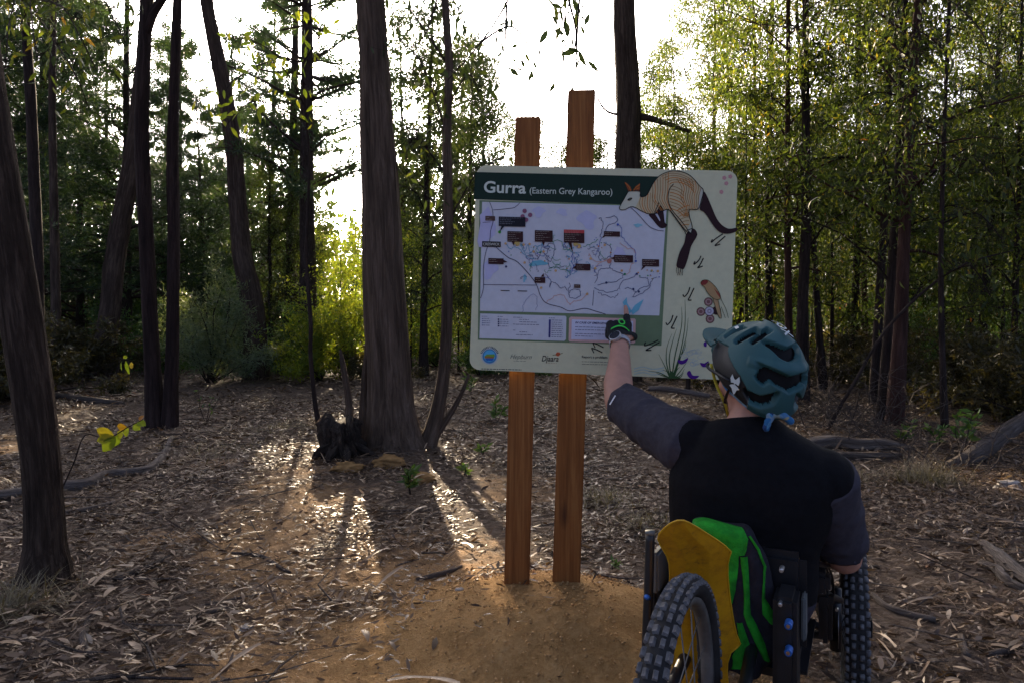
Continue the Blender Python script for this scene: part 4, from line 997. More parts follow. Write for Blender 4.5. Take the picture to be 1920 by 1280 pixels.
    for a in [(110, 300, 80, 210, (.50, .48, .66), 1), (150, 720, 70, 90, (.51, .49, .67), 2), (640, 150, 60, 45, (.50, .51, .67), 3), (1130, 230, 90, 80, (.50, .50, .66), 4), (880, 150, 50, 40, (.51, .52, .68), 5), (1450, 560, 60, 80, (.52, .50, .66), 6), (630, 660, 85, 34, (.16, .42, .52), 7), (500, 810, 16, 38, (.20, .45, .56), 8), (1630, 285, 40, 16, (.25, .52, .60), 9)]: blob_(*a)
    pr.poly([c8(1560, 1140), c8(1600, 1080), c8(1690, 1020), c8(1640, 1130), c8(1580, 1175)], (.16, .44, .56)); pr.poly([c8(1480, 1050), c8(1520, 1000), c8(1525, 1060), c8(1570, 1140), c8(1545, 1170), c8(1500, 1110)], (.16, .44, .56))
    pr.build('map_tints', mp, 'stuff')
    pr = Print(L4)
    road = (.055, .045, .085)
    for ln, w in (([(150, 50), (178, 130), (185, 240), (160, 340), (150, 440), (110, 560), (88, 720), (90, 870), (82, 940), (60, 1010)], 1.1), ([(185, 130), (370, 112), (420, 90), (450, 60)], 1.0), ([(80, 255), (160, 250)], .8),
                  ([(215, 500), (330, 600), (430, 650), (560, 790), (620, 880), (660, 990), (720, 1060), (860, 1100), (950, 1137), (1100, 1112), (1210, 1140), (1310, 1170)], 1.3), ([(90, 875), (620, 880)], 1.0), ([(1560, 105), (1640, 180), (1740, 290), (1820, 330), (1890, 340)], 1.1), ([(1190, 930), (1185, 1010), (1178, 1085)], .9)):
        pr.line([c8(*p) for p in smooth_line(ln)], w, road)
    for (x0, x1, y) in ((260, 350, 934), (430, 525, 938)): pr.line([c8(x0, y), c8(x1, y + 2)], 1.6, ck)
    blue, grn, blk, pink, teal = (.05, .10, .40), (.02, .22, .10), (.04, .05, .13), (.62, .30, .22), (.03, .28, .42)
    trails = [([(1240, 220), (1275, 215), (1275, 310), (1262, 400)], blk), ([(1300, 210), (1410, 200), (1420, 250), (1330, 290), (1315, 340)], blk), ([(1430, 280), (1465, 310), (1470, 390), (1520, 460), (1600, 540), (1610, 620)], blue), ([(1450, 460), (1500, 500), (1570, 515), (1610, 560)], pink),
              ([(1190, 910), (1250, 930), (1330, 945), (1440, 920), (1460, 870), (1500, 830), (1590, 800), (1620, 760)], blk), ([(1230, 880), (1320, 855), (1420, 840), (1490, 780), (1400, 740), (1330, 712), (1250, 730), (1225, 800), (1200, 860)], blk), ([(1235, 960), (1310, 985), (1400, 1000), (1440, 960)], blk),
              ([(1650, 800), (1730, 820), (1720, 890), (1650, 910), (1580, 990), (1640, 975), (1740, 900), (1770, 840), (1815, 800)], blk), ([(1500, 910), (1570, 915), (1590, 930), (1620, 950)], blk), ([(700, 510), (760, 460), (800, 490), (790, 580), (760, 640), (720, 620), (720, 550), (750, 490)], blk), ([(740, 580), (740, 700), (800, 700), (900, 690)], blk),
              ([(660, 560), (620, 620), (600, 610), (570, 590), (540, 600)], blk), ([(700, 760), (760, 840), (750, 900), (770, 850), (830, 870), (850, 910), (900, 900), (930, 930), (950, 860)], blk), ([(980, 560), (970, 640), (990, 700), (960, 760), (930, 800), (900, 790)], blue), ([(740, 720), (820, 700), (880, 720), (940, 740), (960, 780)], grn),
              ([(320, 470), (360, 520), (400, 490), (450, 520), (480, 560), (530, 600), (600, 620)], teal), ([(460, 470), (500, 540), (540, 470), (560, 560), (610, 480), (640, 540)], teal), ([(620, 500), (660, 480), (690, 440), (660, 540), (700, 520)], teal), ([(1130, 520), (1200, 500), (1240, 560), (1250, 620), (1340, 600), (1370, 540), (1340, 480), (1290, 460)], blk),
              ([(1260, 400), (1250, 460), (1240, 520), (1210, 580)], blue), ([(940, 950), (960, 1010), (1050, 990), (1055, 930), (980, 920), (940, 950)], blk), ([(920, 1030), (955, 1075), (980, 1040), (1080, 1020), (1130, 960)], pink), ([(720, 1050), (780, 1000), (860, 970), (920, 1020)], pink), ([(1140, 560), (1200, 640), (1290, 640), (1350, 610)], pink), ([(1200, 710), (1250, 660), (1330, 630), (1390, 620)], pink),
              ([(1350, 620), (1355, 700)], blk), ([(1580, 660), (1540, 750), (1500, 780)], pink), ([(780, 440), (860, 436), (890, 520), (960, 530)], grn), ([(1090, 490), (1180, 460), (1230, 420)], grn), ([(480, 1140), (490, 1070), (540, 1000), (600, 970), (625, 1030), (610, 1120)], (.30, .30, .42))]
    for ln, c in trails:
        q = []
        for x, y in smooth_line(ln, 5): q.append(c8(x + rg.normal() * 5, y + rg.normal() * 5))
        pr.line(q, .95, c)
    for i in range(46):        # the dense web of trails
        x, y = rg.choice([520, 640, 760, 950, 980, 1230]) + rg.normal() * 45, rg.uniform(460, 800); a = rg.uniform(0, 6.28); q = []
        for j in range(9): q.append(c8(x, y)); a += rg.normal() * .9; x += math.cos(a) * 14; y += math.sin(a) * 14
        pr.line(q, .75, [blue, grn, teal, blk][i % 4])
    pr.build('trail_lines', mp, 'stuff')
    pr = Print(L5)
    for i in range(64):
        X, Y = [(rg.uniform(330, 720), rg.uniform(460, 640)), (rg.uniform(880, 1080), rg.uniform(480, 720)), (rg.uniform(1120, 1400), rg.uniform(330, 640)), (rg.uniform(1600, 1850), rg.uniform(720, 830))][i % 4]
        pr.disc(*c8(X, Y), rg.uniform(.8, 1.5), [blue, grn, teal, (.55, .22, .06)][rg.integers(0, 4)], 8)
    for X, Y in ((590, 545), (500, 655), (690, 545), (550, 470), (810, 735), (1160, 615), (1205, 712), (1125, 968), (1300, 480), (1470, 735), (665, 905), (1770, 735), (490, 475), (310, 465), (1040, 500), (1830, 740)): pr.disc(*c8(X, Y), 2.4, (.62, .33, .14), 7); pr.disc(*c8(X, Y), 1.1, (.60, .48, .20), 6)
    for X, Y, c in ((1430, 275, blue), (1610, 640, blue), (1500, 770, grn), (1620, 768, blk), (315, 695, blk), (250, 350, (.05, .28, .04)), (1585, 920, blk), (1640, 945, blk), (1315, 855, blk)): pr.disc(*c8(X, Y), 2.9 if c == (.05, .28, .04) else 2.2, c, 10)
    for X, Y in ((500, 140), (555, 180), (515, 228), (480, 195)): pr.disc(*c8(X, Y), 4.2, (.26, .10, .16), 10)
    for X, Y in ((400, 450), (430, 465), (640, 395), (1010, 470), (1040, 490), (1345, 640)): pr.disc(*c8(X, Y), 4.6, (.50, .36, .12) if X < 1300 else (.45, .18, .14), 8)
    pr.build('map_symbols', mp, 'stuff')
    # dark name plates on the map, each with its pointer
    br = (.045, .016, .016)
    plates = [(108, 190, 205, 236, (.09, .05, .04), None), (242, 196, 508, 292, (.014, .014, .022), (250, 350, 270, 292)), (76, 442, 262, 496, (.02, .016, .016), None), (328, 342, 484, 446, br, (390, 490, 370, 446)), (602, 332, 780, 446, br, (690, 490, 670, 446)),
              (892, 326, 1096, 456, br, (982, 560, 935, 456)), (1292, 342, 1452, 392, br, (1268, 415, 1292, 386)), (138, 610, 290, 668, br, (330, 650, 290, 640)), (1392, 578, 1582, 650, br, (1350, 612, 1392, 610)), (1672, 620, 1842, 690, br, (1660, 735, 1680, 690)), (1008, 666, 1156, 730, br, (975, 715, 1008, 700)), (600, 800, 706, 856, br, (690, 760, 660, 800)), (994, 872, 1056, 908, (.09, .05, .04), None)]
    for x0, y0, x1, y1, c, tip in plates:
        pr = Print(L5 + .0007); pr.rect(*c8(x0, y0), *c8(x1, y1), c)
        if tip: pr.poly([c8(tip[0], tip[1]), c8(tip[2], tip[3] - 3), c8(tip[2] + 34, tip[3] - 3)] if abs(tip[1] - tip[3]) > 25 else [c8(tip[0], tip[1]), c8(tip[2], tip[3] - 12), c8(tip[2], tip[3] + 14)], c)
        if x0 == 892: pr.rect(*c8(x0, y0), *c8(x1, y0 + 32), (.50, .06, .06))
        o = pr.build('name_plate', mp)
        p2 = Print(L5 + .0015); lw = (.40, .34, .28)
        if x0 == 76: sign_text(p2, 'CRESWICK', c8(84, 484), c8(252, 486), 5.2, (.50, .48, .42), .02)
        else:
            yy = y0 + 16
            while yy < y1 - 8:
                xx = x0 + 10; xe = x0 + 10 + (x1 - x0 - 24) * rg.uniform(.45, .95)
                while xx < xe:
                    e_ = min(xx + rg.uniform(12, 30), xe); p2.line([c8(xx, yy), c8(e_, yy + (e_ - xx) * .02)], .55, lw if x0 != 242 else (.30, .31, .34)); xx = e_ + 6
                yy += 19
            if not p2.v: continue
        p2.build('plate_lettering', mp, 'stuff')
    # legend, emergency panel
    pr = Print(L2); lg = (.58, .58, .62)
    pr.poly([(900.5, 588), (1060, 592.5), (1062, 595), (1061, 636), (1058, 639), (899, 634)], lg); pr.build('legend_panel', board)
    c5 = lambda X, Y: (880 + X / 6.4, 580 + Y / 6.4)
    pr = Print(L3); tx = (.10, .10, .17)
    def words(x0, x1, y, w, col=tx):
        xx = x0
        while xx < x1 - 6:
            e_ = min(xx + rg.uniform(16, 46), x1); pr.line([c5(xx, y + (xx - x0) * .027), c5(e_, y + (e_ - x0) * .027)], w, col); xx = e_ + 8
    for x0, x1, ys in ((150, 215, (85,)), (165, 250, (110, 138, 162, 190)), (340, 400, (88,)), (360, 470, (120, 145, 168, 200)), (525, 635, (96,)), (600, 715, (122,)), (600, 810, (150,)), (525, 840, (178,)), (525, 560, (250,)), (600, 690, (270,)), (560, 760, (303,)), (955, 1025, (104,)), (985, 1120, (130, 156, 180, 205, 230, 256, 280, 305, 328))):
        for y in ys: words(x0, x1, y, .9)
    for y in (113, 140, 165, 190): pr.disc(*c5(158, y), 1.0, (.04, .05, .22), 6); pr.rect(*c5(342, y - 2), *c5(358, y + 16), (.03, .03, .10))
    pr.poly([c5(955, 122), c5(978, 123), c5(972, 338), c5(950, 337)], (.05, .05, .20)); pr.build('legend_lettering', board, 'stuff')
    pr = Print(L2); pr.poly([(1070, 594), (1190, 597.5), (1192, 600), (1191, 642), (1188, 644), (1068, 640.5), (1066, 638), (1067, 597)], (.64, .40, .36)); pr.build('emergency_border', board)
    pr = Print(L3); pr.poly([(1072, 599), (1187, 602), (1186, 639), (1071, 636)], (.60, .60, .72)); pr.build('emergency_panel', board)
    pr = Print(L4); sign_text(pr, 'IN CASE OF EMERGENCY', c5(1270, 170), c5(1690, 182), 4.0, (.05, .05, .12), .02, .25)
    for x1, y in ((1660, 210), (1640, 243), (1690, 290), (1480, 318)): words(1268, x1, y, 1.0)
    pr.build('emergency_lettering', board, 'stuff')
    # logos along the foot
    pr = Print(L1); cx, cy3 = c5(243, 555)
    pr.disc(cx, cy3, 16.5, (.50, .54, .50), 24); pr.disc(cx, cy3 + .6, 13.5, (.06, .22, .42), 24)
    pr.disc(cx, cy3 - .3, 10.6, (.10, .42, .66), 24)
    pr.poly([(cx - 10, cy3 + 1), (cx - 5, cy3 - 3), (cx + 1, cy3 - 3), (cx + 9, cy3 - 3.5), (cx + 10.2, cy3 + 1), (cx, cy3 + 3)], (.16, .34, .05)); pr.poly([(cx - 10.2, cy3 + 1), (cx - 2, cy3), (cx + 9.5, cy3 + 2), (cx + 7, cy3 + 5), (cx - 8, cy3 + 5)], (.30, .16, .05)); pr.poly([(cx - 9, cy3 + 4.5), (cx + 9, cy3 + 4.5), (cx + 5, cy3 + 9), (cx - 5, cy3 + 9)], (.03, .12, .40))
    for i in range(15):
        a = R(200 + i * 10); pr.line([(cx + 14.0 * math.cos(a), cy3 + 14.0 * math.sin(a)), (cx + 18 * math.cos(a), cy3 + 18 * math.sin(a))], 1.5, (.04, .06, .09))
    pr.build('round_logo', board)
    pr = Print(L1); sign_text(pr, 'Hepburn', c5(490, 588), c5(750, 594), 9.0, (.07, .07, .07), -.008, .45)
    words(530, 690, 615, .7, (.16, .16, .15)); pr.build('logo_lettering', board)
    pr = Print(L1); sign_text(pr, 'Djaara', c5(868, 618), c5(1070, 622), 11, (.03, .02, .02), .012, .25)
    pr.poly([c5(*p) for p in ((1030, 545), (1050, 510), (1085, 512), (1092, 540), (1065, 560))], (.55, .10, .04)); pr.line([c5(1000, 545), c5(1050, 540), c5(1120, 522)], 1.1, (.12, .10, .03)); words(920, 1050, 640, .6, (.35, .18, .12)); pr.build('logo_lettering', board)
    pr = Print(L1); sign_text(pr, 'Report a problem', c5(1350, 578), c5(1655, 586), 4.6, (.03, .03, .04), .016)
    words(1350, 1690, 622, .9, (.12, .12, .12)); words(1350, 1690, 652, .9, (.12, .12, .12)); words(145, 625, 708, 1.4, (.05, .06, .05)); pr.build('report_lettering', board)
    # kangaroo
    K = lambda X, Y: (1150 + X / 5.817, 310 + Y / 5.817)
    body = [(65, 470), (80, 432), (112, 378), (150, 312), (175, 287), (285, 287), (292, 342), (330, 347), (370, 322), (402, 258), (440, 190), (500, 122), (570, 85), (650, 66), (740, 75), (820, 107), (880, 160), (940, 232), (978, 275), (962, 370), (920, 482), (830, 487), (828, 560), (846, 622), (858, 690), (832, 752), (765, 690), (690, 592), (610, 492), (552, 496), (490, 524), (430, 532), (370, 530), (300, 500), (240, 466), (190, 456), (130, 486), (82, 489)]
    bs = smooth_line(body, 4, True)
    pr = Print(L2 + .0004); pr.poly([K(*p) for p in bs], (.56, .47, .28)); pr.poly([K(*p) for p in smooth_line([(70, 470), (82, 432), (112, 380), (150, 314), (175, 290), (284, 290), (288, 345), (270, 400), (235, 462), (190, 453), (130, 483), (85, 486)], 4, True)], (.56, .55, .42))
    roo = pr.build('kangaroo_body', board)
    pr = Print(L3 + .0002)
    tail = [(985, 290), (1030, 360), (1080, 480), (1130, 590), (1190, 660), (1260, 695), (1345, 685), (1345, 720), (1270, 748), (1190, 745), (1130, 710), (1080, 650), (1030, 570), (985, 512), (940, 482), (965, 390)]
    foot = [(862, 690), (916, 758), (850, 880), (812, 1020), (770, 1130), (735, 1128), (690, 1110), (692, 1060), (722, 950), (772, 850), (792, 756)]
    arm = [(385, 540), (445, 528), (480, 490), (512, 440), (545, 505), (560, 625), (588, 650), (568, 682), (520, 690), (480, 660), (430, 600)]
    pale = [(945, 240), (978, 278), (960, 390), (938, 476), (912, 478), (935, 380)]
    pr.poly([K(*p) for p in pale], (.50, .50, .42))
    for q, nm in ((tail, 'kangaroo_tail'), (foot, 'kangaroo_foot'), (arm, 'kangaroo_arm')):
        p3 = Print(L3 + .0002); p3.poly([K(*p) for p in smooth_line(q, 3, True)], (.030, .012, .014)); p3.build(nm, roo)
    pr.poly([K(*p) for p in ((845, 625), (858, 690), (850, 745), (805, 705))], (.48, .49, .38)); pr.poly([K(*p) for p in ((455, 535), (480, 530), (512, 600), (506, 615))], (.5, .5, .56))
    for q in ([(120, 185), (150, 200), (185, 235), (205, 285), (165, 285)], [(290, 198), (288, 260), (280, 287), (205, 287), (240, 235)]): pr.poly([K(*p) for p in q], (.24, .065, .025))
    pr.build('kangaroo_markings', roo, 'stuff')
    pr = Print(L4)
    tan = (.30, .16, .055); org = (.52, .17, .025); st_n = 0
    fams = []
    for i in range(7): fams.append([(300 + i * 26, 345 - i * 10), (285 + i * 28, 410), (300 + i * 25, 470), (330 + i * 26, 525)])                 # neck
    for i in range(7): fams.append([(420 + i * 30, 190 - i * 18), (430 + i * 27, 280), (425 + i * 26, 370), (470 + i * 22, 440), (520 + i * 18, 500)])    # shoulder
    for i in range(5): fams.append([(520 + i * 22, 125 + i * 22), (600 + i * 12, 95 + i * 24), (690 + i * 8, 95 + i * 24), (800 + i * 6, 130 + i * 26), (880, 190 + i * 28)])  # back
    for i in range(8): fams.append([(612, 230 + i * 34), (660, 235 + i * 36), (720, 260 + i * 36), (770, 300 + i * 38)])                              # flank
    for i in range(9): fams.append([(690 + i * 32, 150), (745 + i * 26, 250), (735 + i * 24, 350), (780 + i * 17, 470), (770 + i * 8, 560)])             # rump
    for i in range(6): fams.append([(690 + i * 10, 500 + i * 32), (740 + i * 8, 470 + i * 36), (790, 450 + i * 40), (825, 440 + i * 42)])               # thigh
    for i in range(5): fams.append([(625 + i * 34, 510 + i * 42), (640 + i * 34, 545 + i * 40)])
    for fi, q in enumerate(fams):
        run = []; col = org if fi % 5 in (1, 3) else tan
        for p in smooth_line(q, 8):
            if inside(p, bs) and p[0] > 268: run.append(K(*p))
            else:
                if len(run) > 2: pr.line(run, 1.0, col)
                run = []
        if len(run) > 2: pr.line(run, 1.0 if col == tan else 1.25, col)
    pr.build('kangaroo_stripes', roo, 'stuff')
    pr = Print(L5)
    bo = bs + [bs[0]]; run = []
    pr.line([K(*p) for p in bo], 1.4, ck)
    for q in ([(655, 208), (612, 262), (595, 340), (605, 420), (640, 495), (720, 590), (790, 680), (830, 750)], [(610, 492), (690, 600), (760, 700), (792, 760)], [(512, 440), (545, 505)], [(448, 525), (495, 410)], [(862, 690), (800, 715)]): pr.line([K(*p) for p in smooth_line(q, 5)], 1.4, ck)
    for q in ([(130, 195), (170, 240), (190, 285)], [(285, 215), (245, 245), (220, 280)], [(285, 250), (250, 265)]): pr.line([K(*p) for p in q], 1.2, (.5, .16, .03))
    pr.poly([K(*p) for p in smooth_line([(152, 378), (180, 358), (206, 362), (190, 384), (165, 390)], 3, True)], ck); pr.disc(*K(180, 373), .9, (.4, .36, .2), 6)
    for x in (690, 710, 738): pr.line([K(x, 1115), K(x - 6, 1160), K(x + 12, 1205), K(x + 18, 1125)], .9, (.04, .03, .03))
    pr.build('kangaroo_outline', roo)
    # bird, flower, grass, tracks, beans
    c7 = lambda X, Y: (1180 + X / 5.819, 500 + Y / 5.819)
    pr = Print(L1)
    for fx_, fy_ in ((862, 385), (780, 492), (880, 570), (950, 480)):
        pr.disc(*c7(fx_, fy_), 8.3, (.045, .018, .02), 14); pr.disc(*c7(fx_, fy_), 7.3, (.25, .12, .11), 14); pr.disc(*c7(fx_, fy_), 5.2, (.40, .27, .24), 12); pr.disc(*c7(fx_, fy_), 3.6, (.20, .09, .09), 10)
    pr.build('flower_emblem', board)
    pr = Print(L1 + .0007); pr.disc(*c7(873, 487), 9, (.05, .03, .05), 16); pr.disc(*c7(873, 487), 7.8, (.48, .45, .52), 16); pr.disc(*c7(873, 487), 4.0, (.25, .20, .28), 12); pr.disc(*c7(873, 487), 2.2, (.5, .48, .52), 8); pr.build('flower_emblem', board)
    pr = Print(L3)
    pr.poly([c7(*p) for p in smooth_line([(775, 180), (800, 150), (850, 148), (885, 170), (940, 225), (985, 300), (990, 355), (950, 362), (890, 330), (845, 275), (818, 225), (790, 205)], 3, True)], (.42, .26, .12)); pr.poly([c7(*p) for p in ((905, 340), (965, 360), (1003, 540), (990, 562), (965, 530))], (.44, .28, .14))
    pr.poly([c7(*p) for p in ((775, 180), (800, 150), (850, 148), (860, 170), (830, 200), (790, 205))], (.22, .035, .03)); pr.poly([c7(*p) for p in ((920, 235), (985, 300), (992, 350), (955, 300))], (.28, .06, .04)); bird = pr.build('bird_picture', board)
    pr = Print(L4)
    for q in ([(775, 180), (800, 150), (850, 148), (885, 170), (940, 225), (985, 300), (1000, 360), (1050, 460), (1078, 560)], [(790, 205), (818, 225), (845, 275), (890, 330), (950, 362), (990, 355)], [(905, 340), (965, 530), (990, 562), (1003, 540), (965, 360)], [(1000, 440), (1045, 560)]): pr.line([c7(*p) for p in smooth_line(q, 4)], .9, (.03, .05, .02))
    pr.build('bird_outline', bird)
    pr = Print(L1); gcol = (.035, .085, .028)
    for q in ([(470, 1200), (550, 960), (600, 700), (610, 520), (606, 360)], [(465, 1200), (500, 960), (560, 700), (574, 560), (568, 440)], [(480, 1200), (560, 980), (620, 760), (642, 560)], [(455, 1200), (435, 1000), (470, 820), (515, 680)], [(445, 1200), (405, 1040), (410, 880), (465, 730)], [(490, 1200), (550, 1000), (600, 900), (620, 810)], [(440, 1200), (390, 1090), (320, 950)], [(430, 1205), (320, 1150), (205, 1135)], [(440, 1205), (350, 1180), (295, 1155)], [(500, 1205), (560, 1130), (625, 1040)], [(500, 1208), (560, 1180), (600, 1110)], [(450, 1200), (430, 1150), (360, 1120)], [(485, 1200), (520, 1120), (550, 1090)], [(505, 1210), (560, 1200), (590, 1150)]):
        pr.line([c7(*p) for p in smooth_line(q, 6)], 2.4, gcol, True)
    pr.poly([c7(*p) for p in ((425, 1215), (450, 1130), (480, 1150), (520, 1215))], gcol); pr.build('grass_tree_picture', board)
    pr = Print(L2)
    for ox, oy, sc_ in ((580, 225, 1), (395, 530, 1), (160, 800, 1.15)):
        if sc_ == 1: tr = [[(0 + 80, 0), (60, 60), (20, 105), (4, 80)], [(125, 10), (80, 105), (62, 140), (98, 142)]]
        else: tr = [[(155, 0), (70, 40), (4, 60), (18, 22)], [(170, 22), (60, 85), (20, 110), (80, 108)]]
        for q in tr: pr.line([c7(ox + x, oy + y) for x, y in smooth_line(q, 3)], 2.1, ck)
        pr.build('track_mark', board, 'stuff'); pr = Print(L2)
    for ox, oy in ((1060, 750), (870, 990)):
        tr = [[(135 if ox > 1000 else 85, 0), (60, 50), (6, 95), (20, 60)], [(160 if ox > 1000 else 112, 25), (70, 105), (48, 130), (105, 112)]] 
        for q in tr: pr.line([K(ox + x, oy + y) for x, y in smooth_line(q, 3)], 2.1, ck)
        pr.build('track_mark', board, 'stuff'); pr = Print(L2)
    for X, Y in ((1480, 400), (1465, 460)): pr.line([c5(X, Y), c5(X + 60, Y + 20), c5(X + 130, Y + 55)], 2.1, ck); pr.line([c5(X, Y), c5(X + 30, Y + 60)], 1.8, ck)
    pr.build('track_mark', board, 'stuff')
    pr = Print(L1)
    for X, Y in ((1210, 140), (1275, 125), (1232, 200), (1178, 293)):
        for j in range(5): a = j * 1.2566; pr.disc(*K(X + 13 * math.cos(a), Y + 13 * math.sin(a)), 2.0, (.55, .27, .27), 7)
    pr.build('pink_blossoms', board)
    for q in ([(528, 1010), (580, 1020), (640, 990), (620, 1040), (570, 1062), (535, 1045)], [(630, 1150), (660, 1130), (690, 1180), (758, 1185), (730, 1215), (670, 1215), (635, 1185)], [(770, 1045), (820, 1050), (862, 1025), (860, 1080), (800, 1090)], [(810, 830), (840, 815), (840, 870), (815, 865)]):
        pr = Print(L2 + .0003); pr.poly([c7(*p) for p in smooth_line(q, 3, True)], (.075, .012, .20)); pr.build('purple_bean', board)
    pr = Print(L1)
    for i in range(18):
        X, Y = rg.uniform(590, 800), rg.uniform(900, 1060); q = [(X + 34 * math.cos(a), Y + 22 * math.sin(a)) for a in np.linspace(0, 5, 9)]; pr.line([c7(*p) for p in q], .7, (.42, .48, .48))
    for y in (1110, 1140, 1170): pr.line([c7(*p) for p in smooth_line([(50, y), (150, y - 20), (260, y + 5), (380, y - 15)], 6)], 2.2, (.44, .52, .46))
    pr.build('faint_pattern', board, 'stuff')
build_sign()

# ------------------------------------------------------------------ the rider
def capsule(g, p0, p1, r0, r1, sides=14):
    p0 = np.array(p0, float); p1 = np.array(p1, float); ax = unit(p1 - p0); pts = []; rad = []
    for a in (-80, -55, -28): pts.append(p0 + ax * r0 * math.sin(R(a))); rad.append(r0 * math.cos(R(a)))
    pts += [p0, p1]; rad += [r0, r1]
    for a in (28, 55, 80): pts.append(p1 + ax * r1 * math.sin(R(a))); rad.append(r1 * math.cos(R(a)))
    g.add(*tube(pts, rad, sides))

def chain(g, pts, rads, sides=14):
    for i in range(len(pts) - 1): capsule(g, pts[i], pts[i + 1], rads[i], rads[i + 1], sides)

def loft(g, rings, sides=28, power=2.0):
    """rings: (centre, half width, half depth, yaw); closed"""
    v = []; n = len(rings)
    for c, rx, ry, yaw in rings:
        for j in range(sides):
            a = j / sides * 2 * math.pi; ca, sa = math.cos(a), math.sin(a)
            x = rx * math.copysign(abs(ca) ** (2 / power), ca); y = ry * math.copysign(abs(sa) ** (2 / power), sa)
            v.append((c[0] + x * math.cos(yaw) - y * math.sin(yaw), c[1] + x * math.sin(yaw) + y * math.cos(yaw), c[2]))
    f = [(i * sides + j, i * sides + (j + 1) % sides, (i + 1) * sides + (j + 1) % sides, (i + 1) * sides + j) for i in range(n - 1) for j in range(sides)]
    f.append(tuple(range(sides))[::-1]); f.append(tuple((n - 1) * sides + j for j in range(sides)))
    g.add(np.array(v), f)

def remesh(g, name, voxel, smooth=6, fac=.5):
    me = g.mesh(name); o = bpy.data.objects.new(name, me); C.objects.link(o)
    m = o.modifiers.new('r', 'REMESH'); m.mode = 'VOXEL'; m.voxel_size = voxel; m.use_smooth_shade = True
    if smooth: s = o.modifiers.new('s', 'SMOOTH'); s.factor = fac; s.iterations = smooth
    dg = bpy.context.evaluated_depsgraph_get(); dg.update()
    out = bpy.data.meshes.new_from_object(o.evaluated_get(dg)); bpy.data.objects.remove(o)
    out.polygons.foreach_set('use_smooth', np.ones(len(out.polygons), bool)); return out

def mesh_edit(me, fn):
    n = len(me.vertices); co = np.empty(n * 3, np.float32); me.vertices.foreach_get('co', co); nr = np.empty(n * 3, np.float32); me.vertices.foreach_get('normal', nr)
    co = co.reshape(-1, 3).astype(float); nr = nr.reshape(-1, 3).astype(float)
    co = fn(co, nr); me.vertices.foreach_set('co', np.ascontiguousarray(co, np.float32).ravel()); me.update()

def mesh_cut(me, keep):
    """drop faces whose centre fails keep(co) and leave the open rim"""
    bm = bmesh.new(); bm.from_mesh(me); dl = [f for f in bm.faces if not keep(f.calc_center_median())]
    bmesh.ops.delete(bm, geom=dl, context='FACES'); bm.to_mesh(me); bm.free(); me.update()

def mesh_bisect(me, co, no):
    bm = bmesh.new(); bm.from_mesh(me); bmesh.ops.bisect_plane(bm, geom=bm.verts[:] + bm.edges[:] + bm.faces[:], plane_co=co, plane_no=no, clear_outer=True); bm.to_mesh(me); bm.free(); me.update()

SH_L, EL_L, WR_L = np.array((.485, 1.845, .800)), np.array((.330, 2.100, .890)), P(1162, 640, 2.33)
SH_R, EL_R, WR_R = np.array((.782, 1.725, .742)), np.array((.905, 1.86, .497)), np.array((.95, 2.10, .50))
TIP = P(1158, 563, 2.472); HEAD = P(1416, 700, 1.80)
BYAW = R(-22)
PELV = np.array((.60, 1.835, .42))
hx, hy = math.sin(TRIKE_YAW), math.cos(TRIKE_YAW)

def torso(g, grow=0.0, neck=True):
    loft(g, [((.605, 1.84, .36), .165 + grow, .12 + grow, BYAW), ((.605, 1.83, .44), .185 + grow, .135 + grow, BYAW), ((.61, 1.815, .54), .172 + grow, .125 + grow, BYAW), ((.618, 1.80, .64), .188 + grow, .125 + grow, BYAW), ((.625, 1.79, .72), .198 + grow, .122 + grow, BYAW),
             ((.63, 1.785, .78), .185 + grow, .108 + grow, BYAW), ((.63, 1.785, .83), .135 + grow, .085 + grow, BYAW), ((.625, 1.785, .868), .075 + grow, .066 + grow, BYAW), ((.625, 1.787, .885), .055 + grow, .055 + grow, BYAW)], 28, 2.3)

M['skin'] = plain('skin', (.46, .235, .165), .55, .35, .12, 30, bmp=.05)
M['jersey'] = plain('black_jersey', (.0055, .0055, .0070), .88, .15, .3, 60, bmp=.15)
M['sleeve'] = plain('charcoal_sleeve', (.046, .042, .054), .85, .2, .2, 60, bmp=.15)
M['black'] = plain('black_plastic', (.012, .012, .013), .45, .4, .3, 30)
M['glove'] = plain('black_glove', (.010, .011, .012), .7, .3, .3, 80, bmp=.2)
M['lime_print'] = plain('lime_print', (.05, .55, .06), .6, .3, .1)
M['trouser'] = plain('dark_trouser', (.035, .032, .045), .85, .2, .25, 40, bmp=.2)
M['shoe'] = plain('black_shoe', (.02, .02, .022), .6, .3, .2)

